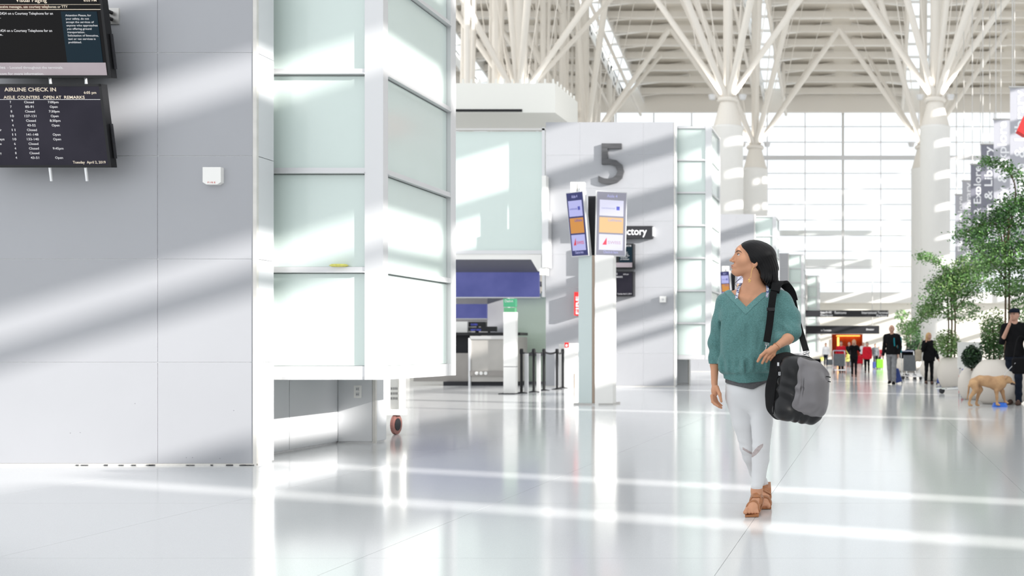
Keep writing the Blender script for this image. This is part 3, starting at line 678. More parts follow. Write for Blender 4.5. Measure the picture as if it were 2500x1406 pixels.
# kiosk pillar with two slanted displays
M['kglass'] = mat('grey_back_glass', (.50, .58, .57), rough=.12, coat=.5); M['brown'] = mat('brown_edge', (.36, .28, .22), rough=.5)
M['k1'] = screen_mat('kiosk_navy', (.045, .05, .15), 1); M['k2'] = screen_mat('kiosk_lilac', (.45, .46, .78), 1); M['k3'] = screen_mat('kiosk_orange', (.60, .27, .07), 1)
M['k4'] = mat('kiosk_ink_blue', (.05, .06, .30), emis=.3); M['k5'] = mat('kiosk_ink_red', (.5, .02, .04), emis=.3)
M['k1p'] = screen_mat('kiosk_glare_grey', (.30, .30, .36), 1); M['k2p'] = screen_mat('kiosk_glare_lilac', (.72, .72, .88), 1); M['k3p'] = screen_mat('kiosk_glare_orange', (.80, .52, .28), 1); M['k4p'] = screen_mat('kiosk_glare_blue', (.42, .44, .66), 1); M['k5p'] = screen_mat('kiosk_glare_red', (.60, .42, .48), 1)  # washed-out copies for the right display, screen glare painted into the colours
def kiosk(Dk, label):
    C = Vector((-5.33, Dk, 0)); r = empty('kiosk_pillar', C, label, 'kiosk', 'airline pillars with two slanted displays')
    sk = Dk/F; H = 2.86
    # wedge pillar: apex edge towards camera
    A = C+Vector((.0, -.02, 0)); a = math.radians
    L = C+Vector((-.36, .22, 0)); Rr = C+Vector((.36, .0, 0)); Bk = C+Vector((.0, .5, 0))
    MB().prism([A+Vector((-.035, 0, 0)), L, Bk+Vector((-.06, 0, 0))], (0, 0, 0), (0, 0, H)).build('glass_leg', 'kglass', r)
    MB().prism([A+Vector((.03, -.03, 0)), Bk+Vector((.06, 0, 0)), Rr+Vector((0, .25, 0)), Rr], (0, 0, 0), (0, 0, H)).build('white_leg', 'white', r)
    MB().box(A+Vector((-.005, .02, H/2)), (.05, .05, H)).build('edge_strip', 'brown', r)
    MB().bx(C.x-.38, C.x+.38, C.y-.04, C.y+.5, 0, .03).build('base', 'steel', r)
    MB().box(C+Vector((0, .25, H+.55)), (.28, .3, 1.2)).build('head_core', 'dark', r)
    def disp(cx, cy, yaw, wdt, nm, back):
        tilt = a(7); rot = Matrix.Rotation(yaw, 3, 'Z') @ Matrix.Rotation(-tilt*0+tilt, 3, 'X').inverted()
        rot = Matrix.Rotation(yaw, 3, 'Z') @ Matrix.Rotation(tilt, 3, 'X')
        O = C+Vector((cx, cy, H+.60)); h = 1.23
        def B(u, v, d, du, dv, dd): return MB().box(O+rot @ Vector((u, d, v)), (du, dd, dv), rot)
        f = B(0, 0, .04, wdt, h, .08).build('display', back, r); pale = nm == 'right'
        U = rot @ Vector((1, 0, 0)); V = rot @ Vector((0, 0, 1))
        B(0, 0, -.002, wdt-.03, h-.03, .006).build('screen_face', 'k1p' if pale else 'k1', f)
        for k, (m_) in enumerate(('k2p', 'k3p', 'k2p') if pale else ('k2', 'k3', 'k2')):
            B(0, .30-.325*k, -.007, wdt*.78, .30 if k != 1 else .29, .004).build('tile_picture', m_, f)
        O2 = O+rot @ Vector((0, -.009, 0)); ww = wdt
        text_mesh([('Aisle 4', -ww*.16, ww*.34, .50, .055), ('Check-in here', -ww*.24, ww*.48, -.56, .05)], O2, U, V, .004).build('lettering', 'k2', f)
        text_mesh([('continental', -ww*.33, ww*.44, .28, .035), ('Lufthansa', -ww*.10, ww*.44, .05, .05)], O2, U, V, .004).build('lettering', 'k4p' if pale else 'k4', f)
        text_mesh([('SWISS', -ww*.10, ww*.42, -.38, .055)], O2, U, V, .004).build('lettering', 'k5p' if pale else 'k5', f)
        MB().prism([O2+U*x+V*y_ for x, y_ in ((-ww*.28, -.40), (-ww*.14, -.40), (-ww*.14, -.26))], U.cross(V)*.003, U.cross(V)*.006).build('tail_emblem', 'k5', f)
        MB().box(O2+U*(ww*.21)+V*.30, (.06, .006, .07), rot).build('globe_emblem', 'k4', f)
    disp(-.33, .03, a(-32), .47, 'left', 'alu')
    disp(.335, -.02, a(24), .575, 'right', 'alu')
    # spot lamps on top
    for dx in (-.42, -.28):
        MB().box(C+Vector((dx, .15, H+1.32)), (.12, .1, .20)).build('lamp', 'white', r)
    MB().tube(C+Vector((-.3, .1, H+1.15)), C+Vector((-.3, .1, H+1.3)), .03, 10).build('lamp_bracket', 'chrome', r)
    return r
kiosk(19.6, 'white and grey-glass pillar with two slanted airline displays in front of the number 5 wall')
kiosk(19.6+DI, 'second pillar with slanted displays, partly hidden by the woman\'s face')

# --- counters behind
Db = 29.6; sb = Db/F
def X_(px, D): return (px-XV)*D/F
def Z_(py, D): return CH+(YH-py)*D/F
# frosted bulkhead over the counters
r = empty('glass_bulkhead', (X_(1200, Db), Db, Z_(640, Db)), 'wide frosted green glass bulkhead above the check-in counters', 'bulkhead')
bo('pane', X_(1010, Db), X_(1322, Db), Db+.06, Db+.10, Z_(612, Db), Z_(320, Db), 'frost', r)
bo('top_rail', X_(1010, Db), -9.30, Db, Db+.14, Z_(318, Db), Z_(313, Db), 'steel', r)
bo('bottom_rail', X_(1010, Db), -9.30, Db, Db+.14, Z_(620, Db), Z_(611, Db), 'alu', r)
bo('post', X_(1323, Db), X_(1330, Db), Db, Db+.14, Z_(725, Db), Z_(311, Db), 'alu', r)
# soffit
zt = Z_(620, Db); zb = Z_(650, Db)
MB().bx(X_(1010, Db), X_(1322, Db), Db+.02, Db+.16, Z_(633, Db), zt).build('fascia', 'white', r)
MB().add([(X_(1010, Db), Db+.1, Z_(633, Db)), (X_(1296, Db), Db+.1, Z_(633, Db)), (X_(1322, Db), Db+1.8, zb-.1), (X_(1010, Db), Db+1.8, zb-.1), (X_(1010, Db), Db+.1, Z_(633, Db)+.06), (X_(1296, Db), Db+.1, Z_(633, Db)+.06), (X_(1322, Db), Db+1.8, zb), (X_(1010, Db), Db+1.8, zb)],
         [(0, 1, 2, 3), (7, 6, 5, 4), (0, 4, 5, 1), (1, 5, 6, 2), (2, 6, 7, 3), (3, 7, 4, 0)]).build('soffit', 'mid', r)
MB().prism([Vector((X_(1290, Db), Db, Z_(622, Db))), Vector((X_(1322, Db), Db, Z_(622, Db))), Vector((X_(1322, Db), Db, Z_(662, Db))), Vector((X_(1314, Db), Db, Z_(662, Db)))], (0, -.02, 0), (0, .06, 0)).build('bracket', 'white', r)
# speaker panels to the right
r = empty('wall_speaker', (X_(1341, D5), D5-.1, Z_(655, D5)), 'slim white panel speaker at the left edge of the wall numbered 5', 'speaker')
bo('cabinet', X_(1333, D5), X_(1348, D5), D5-.35, D5-.05, Z_(655, D5), Z_(520, D5), 'alu', r); bo('upper_box', X_(1331, D5), X_(1341, D5), D5-.3, D5-.05, Z_(520, D5), Z_(433, D5), 'white', r)
bo('lower_box', X_(1326, D5), X_(1341, D5), D5-.3, D5-.05, Z_(673, D5), Z_(655, D5), 'white', r)
# blue signs
Dg = 31; 
def bluesign(px0, px1, py0, py1, D, label):
    r = empty('blue_sign', ((X_(px0, D)+X_(px1, D))/2, D, Z_(py1, D)), label, 'sign', 'plain blue counter signs')
    bo('panel', X_(px0, D), X_(px1, D), D, D+.08, Z_(py1, D), Z_(py0, D), 'signblue', r)
    bo('frame', X_(px0, D)-.02, X_(px1, D)+.03, D-.01, D+.09, Z_(py1, D)-.03, Z_(py1, D), 'alu', r)
    return r
r = bluesign(1000, 1316, 664, 725, 31.15, 'long plain blue sign hanging under the glass bulkhead')
for px in (1120, 1226): bo('hanger', X_(px-3, 31.15), X_(px+3, 31.15), 31.17, 31.22, Z_(664, 31.15), Z_(644, 31.15), 'black' if px != 1226 else 'white', r)
bluesign(1000, 1188, 742, 777, 34.0, 'smaller blue sign farther back, behind the check-in counter')
# back wall, green glass wall
bw = empty('counter_back_wall', (X_(1180, 35), 35, 0), 'beige back wall behind the check-in counter', 'wall')
MB().bx(X_(1000, 35), X_(1192, 35), 35, 35.2, 0, 3.6).build('board', 'beige', bw)
MB().bx(X_(1190, 34.5), X_(1240, 34.5), 34.5, 34.7, 0, 3.6).build('grey_board', 'panel', bw)
MB().bx(X_(1000, 35), X_(1350, 35), 31.8, 35, 3.2, 3.3).build('lid', 'dark', bw)
r = empty('green_glass_wall', (X_(1300, 31.6), 31.6, 0), 'pale green glass wall behind the belt barrier posts', 'wall')
bo('pane', X_(1255, 31.6), X_(1342, 31.6), 31.6, 31.65, Z_(862, 31.6), Z_(716, 31.6), 'greenglass', r); bo('pane', X_(1255, 31.6), X_(1342, 31.6), 31.6, 31.65, .06, Z_(868, 31.6), 'greenglass', r)
bo('rail', X_(1255, 31.6), X_(1342, 31.6), 31.56, 31.66, Z_(868, 31.6), Z_(862, 31.6), 'mid', r); bo('rail', X_(1255, 31.6), X_(1342, 31.6), 31.56, 31.66, 0, .07, 'mid', r); bo('rail', X_(1322, 31.6), X_(1342, 31.6), 31.56, 31.66, Z_(716, 31.6), Z_(711, 31.6), 'mid', r)
# check-in counter
Dk = 29.9
r = empty('check_in_counter', (X_(1175, Dk), Dk, 0), 'brushed steel check-in counter with a dark top behind the white totem', 'counter')
M['stdark'] = mat('counter_steel', (.30, .28, .26), rough=.4, metal=.4, noise=.1, nscale=2)
M['stlight'] = mat('counter_steel_light', (.44, .42, .39), rough=.4, metal=.3, noise=.08, nscale=2)
bo('body', X_(1148, Dk), X_(1262, Dk), Dk+.02, Dk+.9, .12, Z_(822, Dk), 'stlight', r); bo('toe_kick', X_(1080, Dk), X_(1262, Dk), Dk+.06, Dk+.9, 0, .12, 'dark', r)
bo('low_body', X_(1000, Dk), X_(1146, Dk), Dk+.25, Dk+.9, .12, Z_(862, Dk), 'stdark', r)
bo('worktop', X_(1000, Dk), X_(1262, Dk), Dk-.02+.3, Dk+.95, Z_(818, Dk), Z_(811, Dk), 'black', r)
bo('front_cap', X_(1148, Dk), X_(1262, Dk), Dk-.02, Dk+.05, Z_(828, Dk), Z_(820, Dk), 'steel', r)
bo('bumper', X_(1148, Dk), X_(1262, Dk), Dk-.03, Dk+.03, Z_(918, Dk), Z_(905, Dk), 'stdark', r)
bo('side_post', X_(1144, Dk), X_(1149, Dk), Dk-.02, Dk+.1, 0, Z_(825, Dk), 'alu', r)
bo('upper_recess', X_(1000, Dk), X_(1146, Dk), Dk+.6, Dk+.9, Z_(862, Dk), Z_(818, Dk), 'dark', r)
for k, px in enumerate((1165, 1176, 1187)): MB().tube((X_(px, Dk), Dk-.05, Z_(911, Dk)), (X_(px, Dk), Dk-.02, Z_(911, Dk)), .05, 12).build('socket', 'white', r)
# monitors on the counter
M['scrblue'] = screen_mat('monitor_text_blue', (.12, .14, .75), .9)
def monitor(px0, px1, py0, py1, D, label, txt):
    r = empty('counter_monitor', ((X_(px0, D)+X_(px1, D))/2, D, Z_(816, Dk)), label, 'monitor', 'black monitors on the check-in counter')
    bo('housing', X_(px0, D), X_(px1, D), D, D+.1, Z_(py1, D), Z_(py0, D), 'black', r)
    MB().bx(X_((px0+px1)/2-2, D), X_((px0+px1)/2+2, D), D+.02, D+.08, Z_(811, Dk), Z_(py1, D)+.02).build('stand', 'dark', r)
    if txt: text_mesh([(t_, .08, wd, Z_(py0, D)-Z_(py1, D)-.10-k*.09, .05) for k, (t_, wd) in enumerate(txt)], Vector((X_(px0, D), D-.002, Z_(py1, D))), (1, 0, 0), (0, 0, 1)).build('lettering', 'scrblue', r)
monitor(1143, 1186, 786, 797, 30.6, 'rear black monitor with blue lettering on the check-in counter', [('CLOSED', .2)])
monitor(1143, 1180, 799, 808, 30.4, 'low front black monitor with a blue strip on the check-in counter', [('NEXT AISLE', .3)])
monitor(1174, 1211, 797, 809, 30.25, 'rightmost black monitor on the check-in counter', None)
rr = bo('white_box', X_(1112, 30.5), X_(1141, 30.5), 30.5, 30.8, Z_(811, Dk)+.002, Z_(785, 30.5), 'white'); tag(rr, 'white box standing on the counter left of the monitors', 'box')
# totem
Dt = 24.4
r = empty('totem_sign', (X_(1244, Dt), Dt, 0), 'tall white totem with a green top panel in front of the check-in counter', 'totem')
M['green'] = screen_mat('green_panel', (.14, .62, .34), .55); M['green2'] = mat('dark_green_panel', (.06, .22, .11))
bo('base', X_(1222, Dt), X_(1260, Dt), Dt-.15, Dt+.3, 0, .02, 'dark', r)
bo('body', X_(1229, Dt), X_(1259, Dt), Dt, Dt+.14, .02, Z_(896, Dt), 'white', r); bo('body', X_(1229, Dt), X_(1259, Dt), Dt, Dt+.14, Z_(894.5, Dt), Z_(762, Dt), 'white', r)
bo('seam', X_(1230, Dt), X_(1258, Dt), Dt+.01, Dt+.13, Z_(896, Dt), Z_(894.5, Dt), 'mid', r)
bo('green_header', X_(1229, Dt), X_(1258, Dt), Dt-.002, Dt+.13, Z_(749, Dt), Z_(729, Dt), 'green', r); bo('header_strip', X_(1230, Dt), X_(1257, Dt), Dt-.001, Dt+.13, Z_(762, Dt), Z_(751, Dt), 'green2', r)
text_mesh([('Check-in', .03, .2, .14, .06)], Vector((X_(1229, Dt), Dt-.003, Z_(752, Dt))), (1, 0, 0), (0, 0, 1)).build('lettering', 'twhite', r)
# barrier posts
M['postlit'] = mat('satin_steel_post', (.35, .35, .36), rough=.3, metal=.6)
posts = [(1273, 960, 'black'), (1303, 957.5, 'black'), (1328, 953.5, 'black'), (1360, 950.5, 'black'), (1374, 947.5, 'black')]
names = ['first', 'second', 'third', 'fourth', 'fifth']
pp = []
for k, (px, py, m_) in enumerate(posts):
    g = FL(px, py); r = empty('barrier_post', g, 'black belt barrier post, %s counting from the white totem' % names[k], 'barrier post', 'belt barrier posts')
    MB().lathe(g, [(.14, 0), (.14, .012), (.05, .035)], 20).build('base', 'black', r); MB().tube(g+Vector((0, 0, .02)), g+Vector((0, 0, .97)), .033, 12).build('post', 'black', r)
    if k < 2: MB().bx(g.x+.035, g.x+.12, g.y+.1, g.y+.16, 0, .96).build('side_post', 'alu', r)
    MB().lathe(g, [(.04, .95), (.045, .97), (.045, 1.06), (.03, 1.08)], 14).build('belt_head', 'black', r); pp.append(g)
for k, (a, c) in enumerate(zip(pp, pp[1:])):
    n = 8; pts = [a.lerp(c, i/n)+Vector((0, 0, 1.0-.05*math.sin(PI*i/n))) for i in range(n+1)]
    bl = MB().ribbon(pts, .05, .006, (0, 0, 1)).build('belt', 'black', None); set_origin_thing(bl)
    tag(bl, 'black belt strung between the %s and %s barrier posts from the totem' % (names[k], names[k+1]), 'belt', 'barrier belts')
# machine with red label, red vertical sign
r = empty('ticket_machine', (X_(1392, 28.4), 28.4, 0), 'white upright machine with a red label behind the barrier posts', 'machine')
bo('cabinet', X_(1378, 28.4), X_(1406, 28.4), 28.4, 28.9, 0, Z_(838, 28.4), 'white', r); bo('red_label', X_(1379, 28.4), X_(1389, 28.4), 28.37, 28.4, Z_(848, 28.4), Z_(836, 28.4), 'red', r)
bo('label_centre', X_(1382, 28.4), X_(1386, 28.4), 28.36, 28.37, Z_(846, 28.4), Z_(841, 28.4), 'letw', r)
bo('grey_side', X_(1362, 28.4), X_(1377, 28.4), 28.5, 28.9, 0, Z_(840, 28.4), 'steel', r); bo('door_gap', X_(1402, 28.4), X_(1404, 28.4), 28.39, 28.4, 0, Z_(912, 28.4), 'brown', r)
c = P(1406, 770, D5-.3); r = empty('fire_hose_sign', c, 'narrow red and white vertical sign on the wall behind the pillar', 'sign')
MB().bx(c.x-.05, c.x+.12, c.y, D5, c.z, c.z+.66).build('board', 'red', r)
text_mesh([('FIRE', .04, .5, -.02, .07)], c+Vector((.05, -.002, 0)), (0, 0, 1), (-1, 0, 0)).build('lettering', 'letw', r)
# white roof box above
Dx = 31.3
r = empty('roof_box', (X_(1240, Dx), Dx, Z_(275, Dx)), 'white boxed roof unit above the check-in counters', 'roof unit')
M['ivory'] = mat('ivory_cladding', (.80, .79, .74), rough=.6)
x1_ = X_(1355, Dx); yb = Dx+2.4
MB().bx(X_(1000, Dx), x1_, Dx, yb, Z_(275, Dx), Z_(203, Dx)).build('cladding', 'ivory', r)
MB().bx(X_(1105, Dx), X_(1275, Dx), Dx-.03, Dx, Z_(273, Dx), Z_(267, Dx)).build('slot', 'black', r)
k = 0
for px in range(1130, 1356, 20): boxo('pin', (X_(px, Dx), Dx+.03, Z_(198, Dx)), (.05, .05, .14), 'ivory', r)
for k in range(1, 7): boxo('pin', (x1_-.03, Dx+.35*k, Z_(198, Dx)), (.05, .05, .14), 'ivory', r)
MB().bx(X_(1430, D5), X_(1600, D5), D5+.6, D5+.8, NR*RH, NR*RH+.12).build('conduit', 'white').__setitem__('label', 'thin white conduit lying on top of the wall numbered 5')
bpy.data.objects['conduit']['category'] = 'conduit'

# ============================================================ HANGING SIGNS AT THE FAR END
def hang_sign(px0, px1, py0, py1, D, label, items, top=6):
    x0, x1, z0, z1 = X_(px0, D), X_(px1, D), Z_(py1, D), Z_(py0, D)
    r = empty('overhead_sign', ((x0+x1)/2, D, z0), label, 'sign', 'black overhead signs at the far end')
    MB().bx(x0, x1, D, D+.2, z0, z1).build('board', 'dark', r)
    for xx in (x0+.6, x1-.6): MB().tube((xx, D+.1, z1), (xx, D+.1, 7), .03, 6).build('hanger', 'steel', r)
    sD = D/F
    text_mesh([(s, (a-px0)*sD, (b_-a)*sD, (py1-y)*sD, cap*sD) for (s, a, b_, y, cap) in items], Vector((x0, D, z0)), (1, 0, 0), (0, 0, 1), .01).build('lettering', 'letw', r)
hang_sign(1950, 2169, 757.5, 773.5, 80, 'upper black overhead sign with white lettering before the beige wall', [('Gates 91-102', 2003, 2030, 765, 5), ('Checkpoint', 2003, 2033, 772, 5), ('Restrooms', 2038, 2066, 766, 6), ('International Terminal', 2104, 2168, 766, 6), ('Parking', 2140, 2166, 773, 5)])
hang_sign(1950, 2147, 795, 815, 86, 'lower black overhead sign above the orange doorway', [('to Terminals', 2004, 2029, 808, 4), ('Elevator', 2115, 2134, 806, 4)])
# ============================================================ BANNERS
def banner(k, label):
    D = 43+5.96*k; x0 = 5.78+.02*k; W_ = 1.9; z1 = 12.07; z0 = 5.8
    r = empty('banner', (x0+W_/2, D, z0), label, 'banner', 'grey vertical banners hanging on the right')
    m_ = 'banner' if k in (0, 1, 4, 5) else 'banner2'
    b_ = bo('cloth', x0, x0+W_, D, D+.03, z0, z1, m_, r); MB().tube((x0-.05, D+.015, z1), (x0+W_+.05, D+.015, z1), .05, 8).build('top_rod', 'steel', r); MB().tube((x0, D+.015, z0), (x0+W_, D+.015, z0), .04, 8).build('bottom_rod', 'steel', r)
    MB().tube((x0+W_-.1, D+.015, z1), (x0+W_-.1, D+.015, 26), .025, 6).tube((x0+.1, D+.015, z1), (x0+.1, D+.015, 26), .025, 6).build('cord', 'steel', r)
    t_ = 'Museum & Library' if k % 2 == 0 else 'Fly & Explore'; L = 5.6 if k % 2 == 0 else 3.9; cap = .42
    text_mesh([(t_, 6.15-L, L, 0, cap)], Vector((x0+.60, D-.004, z0)), (0, 0, 1), (-1, 0, 0)).build('lettering', 'letw', r)
for k, nm in enumerate(['nearest grey banner reading Museum & Library, at the right edge', 'second grey banner reading Fly & Explore', 'third darker banner reading Museum & Library', 'fourth dark banner reading Fly & Explore', 'fifth grey banner, mostly behind the trees', 'farthest grey banner, next to the round column']): banner(k, nm)
# red shape at the right edge
c = P(2484, 306, 30); s_ = 30/F
rd = MB().prism([c+Vector((x*s_, 0, -z*s_)) for x, z in ((0, 12), (10, -10), (16, -24), (60, -40), (70, 40), (16, 22))], (0, 0, 0), (0, .4, 0)).build('red_pennant', 'red'); set_origin_thing(rd); tag(rd, 'red hanging pennant cut by the right edge in front of the nearest banner', 'pennant')
MB().tube(c+Vector((40*s_, .2, .4)), c+Vector((40*s_, .2, 18)), .01, 5).build('cord', 'steel', rd)
# ============================================================ PEOPLE MATERIALS
M['skin'] = mat('skin_tan', (.60, .30, .175), rough=.5, noise=.08, nscale=14, spec=.35)
M['skinf'] = mat('skin_far', (.50, .28, .20), rough=.55)
M['hair'] = mat('black_hair', (.004, .0035, .004), rough=.42, spec=.22)
M['teal'] = mat('teal_wool', (.115, .255, .245), rough=.9, noise=.30, nscale=150, bump=.3, bscale=240, sheen=.25, spec=.2)
M['tealrib'] = mat('teal_rib', (.13, .275, .265), rough=.9, noise=.25, nscale=150, sheen=.3, spec=.2)
M['tee'] = mat('grey_tee', (.10, .10, .105), rough=.9, noise=.2, nscale=90)
M['whitejean'] = mat('white_jeans', (.68, .68, .685), rough=.75, bump=.06, bscale=300)
M['rip'] = mat('ripped_knee', (.50, .43, .42), rough=.8, noise=.2, nscale=60)
M['tanl'] = mat('tan_leather', (.42, .165, .06), rough=.42, noise=.25, nscale=25)
M['gold'] = mat('gold', (.80, .52, .18), rough=.3, metal=.9)
M['eyew'] = mat('eye_white', (.75, .72, .70), rough=.2); M['iris'] = mat('dark_iris', (.03, .015, .01), rough=.15, coat=.5)
M['lip'] = mat('lips', (.42, .15, .12), rough=.4); M['brow'] = mat('eyebrow', (.02, .014, .012), rough=.8)
M['bagblk'] = mat('bag_black_fabric', (.006, .006, .0065), rough=.8, bump=.2, bscale=400, spec=.15)
M['baggry'] = mat('bag_grey_fabric', (.17, .16, .165), rough=.34, noise=.10, nscale=9, bump=.05, bscale=120, spec=.7, metal=.3)
M['webbing'] = mat('black_webbing', (.005, .005, .0055), rough=.75, spec=.15)
M['print'] = mat('blue_white_print', (.80, .80, .82), rough=.8, col2=(.05, .08, .25), nscale=90)

# ============================================================ THE WOMAN
D0 = 6.8; PXM = D0/F
def W(px, py, d=0): return np.array(P(px, py, D0+d))
def wz(py): return CH+(YH-py)*PXM
def wx(px): return (px-XV)*PXM
wom = empty('person', (wx(1845), D0, 0), 'woman in teal sweater and white jeans walking with a shoulder bag, looking left', 'person')
h = .0038
B = SDF(W(1722, 1262, -.02)*[1, 0, 0]+[0, D0-.42, 0], [W(1962, 0, 0)[0], D0+.34, 1.80], h, fine=((W(1776, 0)[0], D0-.115, 1.53), (W(1856, 0)[0], D0+.06, 1.74), .0019))
# head frame
Fv = np.array([-.97, -.24, .0]); Sv = np.array([.24, -.97, 0]); Uv = np.array([0, 0, 1.0])
HC = W(1838, 628, .0)
def Hd(px, py, s=0): return HC+Fv*((1838-px)*PXM/.97)+Uv*((628-py)*PXM)+Sv*s
AX = [Fv, Sv, Uv]
B.ell(Hd(1847, 622), (.098, .076, .086), axes=AX)
B.ell(Hd(1820, 632), (.063, .060, .080), k=.03, axes=AX)
B.ell(Hd(1815, 650), (.058, .046, .048), k=.03, axes=AX)
B.ell(Hd(1798, 664.5), (.026, .022, .020), k=.025, axes=AX); B.ell(Hd(1793.8, 662.5), (.017, .017, .014), k=.014, axes=AX); B.ell(Hd(1816, 611), (.045, .046, .038), k=.03, axes=AX)
for s in (-1, 1):
    B.cone(Hd(1803, 666, s*.012), Hd(1834, 656, s*.044), .017, .018, k=.03)
    B.ell(Hd(1811, 639, s*.036), (.030, .022, .026), k=.025, axes=AX)
B.cone(Hd(1802, 612, -.028), Hd(1802, 612, .028), .010, k=.02)
for s in (-1, 1): B.ell(Hd(1796.5, 621, s*.030), (.013, .017, .010), k=.014, op='-', axes=AX)
B.cone(Hd(1801.5, 620), Hd(1797, 636), .0125, .0145, k=.012)
B.cone(Hd(1799.5, 619), Hd(1787.5, 636.0), .0065, .0085, k=.010)
B.ell(Hd(1786.6, 636.6), (.0105, .0105, .0085), k=.007, axes=AX)
for s in (-1, 1): B.ell(Hd(1792, 638.8, s*.0120), (.0105, .0075, .0070), k=.006, axes=AX)
for s in (-1, 1): B.ell(Hd(1789.5, 641.6, s*.0065), (.0055, .0034, .003), k=.002, op='-', axes=AX)
B.ell(Hd(1796, 652), (.022, .027, .018), k=.014, axes=AX)
B.ell(Hd(1789.8, 648.9), (.0095, .0175, .0046), k=.005, axes=AX)
B.ell(Hd(1790.3, 654.4), (.0105, .0160, .0054), k=.005, axes=AX)
B.cone(Hd(1787, 659.2, -.012), Hd(1787, 659.2, .012), .004, k=.008, op='-')
EY = []
for s_ in (-1, 1):
    if s_ > 0: p = B.hit(1803.2, 621.8, D0-.2, D0+.1)
    else: p = None
    c_ = (p-(Fv*.60+Sv*.80)*.0095) if p is not None else Hd(1804.6, 621.4, -.030)
    EY.append(c_)
    o_ = Fv*.62+Sv*.785*s_; t_ = -Fv*.785*s_+Sv*.62
    B.ell(c_, (.0142, .0142, .0132), k=.006, axes=AX)
    B.ell(c_+o_*.0120-Uv*.0003, (.010, .0112, .0060), k=.0015, op='-', axes=[o_, t_, Uv])
B.cone(Hd(1786.4, 651.4, -.016), Hd(1788.4, 651.6, .018), .0013, k=.003, op='-')
B.ell(Hd(1840, 642, .072), (.020, .012, .031), k=.008, axes=AX); B.ell(Hd(1838, 642, .082), (.010, .008, .018), k=.008, op='-', axes=AX)
B.ell(Hd(1837, 652, .070), (.010, .008, .012), k=.006, axes=AX)
B.ell(Hd(1840, 642, -.072), (.020, .012, .031), k=.008, axes=AX)
# neck, shoulders, torso
B.cone(Hd(1842, 650, 0), W(1842, 706, .02), .050, .052, k=.03); B.cone(Hd(1831, 664, 0), W(1829, 712, .01), .040, .046, k=.03)
B.cone(Hd(1836, 662, .02), W(1836, 716, -.035), .018, .012, k=.03)       # neck tendon
B.cone(W(1842, 712, .02), W(1777, 731, .02), .050, .047, k=.05); B.cone(W(1842, 712, .02), W(1900, 728, .02), .050, .047, k=.05)
B.stack([(wz(py), wx(cx), D0+cy, rx*PXM, ry) for py, cx, cy, rx, ry in [(712, 1838, .02, 36, .055), (728, 1838, .015, 58, .075), (760, 1838, .0, 60, .10), (800, 1838, -.01, 58, .115), (850, 1836, 0, 50, .09), (900, 1830, 0, 50, .095), (945, 1828, .005, 48, .10), (985, 1832, .015, 44, .09)]], k=.03)
B.cone(W(1798, 722, -.035), W(1828, 731, -.062), .008, k=.035); B.cone(W(1876, 722, -.035), W(1848, 731, -.062), .008, k=.035)  # collar bones
# right arm (hangs, image left)
B.chain([(W(1775, 733, .02), .046), (W(1752, 800, .03), .040), (W(1746, 858, .03), .033), (W(1745, 890, .015), .028), (W(1744, 934, -.01), .021)], k=.02)
B.ell(W(1745, 953, -.02), (.024, .036, .044), k=.02)
hb = [((1738, 966), (1740, 981), (1753, 991), -.052, .0092), ((1740, 969), (1744, 985), (1757, 994), -.032, .0095), ((1743, 970), (1748, 986), (1761, 995.5), -.011, .0092), ((1746, 968), (1752, 982), (1762, 990), .010, .008)]
for a, b_, c, d, r_ in hb: B.chain([(W(*a, d), r_+.002), (W(*b_, d), r_), (W(*c, d-.004), r_-.0018)], k=.006)
B.chain([(W(1750, 945, -.045), .014), (W(1757, 962, -.058), .0105), (W(1761, 980, -.058), .0080)], k=.010)
# left arm, hand laid on the bag
B.chain([(W(1903, 731, .02), .047), (W(1928, 785, -.02), .041), (W(1936, 816, -.08), .035)], k=.02)
B.chain([(W(1936, 817, -.08), .034), (W(1922, 828, -.17), .033), (W(1896, 846, -.31), .0215)], k=.02)
B.cone(W(1896, 847, -.31), W(1877, 859, -.355), .0205, .018, k=.015)
kn = [((1870, 858), (1858, 868), (1850, 882), .010), ((1876.5, 861), (1868, 872), (1861, 886), .0102), ((1883.5, 864), (1876, 874), (1871, 883), .0098), ((1889, 867), (1884, 873), (1881, 879), .0085)]
for k_, (a, b_, c, r_) in enumerate(kn):
    d = -.365+.012*k_
    B.cone(W(1893, 848, -.315), W(*a, d), .014, r_+.003, k=.008)
    B.chain([(W(*a, d), r_+.0018), (W(*b_, d-.006), r_), (W(*c, d+.006), r_-.0015)], k=.004)
B.chain([(W(1884, 848, -.30), .013), (W(1866, 862, -.31), .010), (W(1853, 876, -.315), .0085)], k=.008)
# legs
def leg(pts, k=.03): B.chain([(W(px, py, d), r_) for px, py, d, r_ in pts], k=k)
leg([(1860, 962, .01, .070), (1858, 1030, -.02, .058), (1858, 1090, -.055, .043), (1857, 1120, -.04, .044), (1853, 1160, -.05, .037), (1847.5, 1190, -.085, .028), (1847.5, 1200, -.09, .031), (1847, 1213, -.10, .031)])
leg([(1812, 962, .02, .056), (1820, 1030, .045, .050), (1828, 1092, .075, .042), (1834, 1112, .105, .042), (1847, 1150, .185, .037), (1861, 1180, .235, .027), (1867, 1194, .24, .031)])
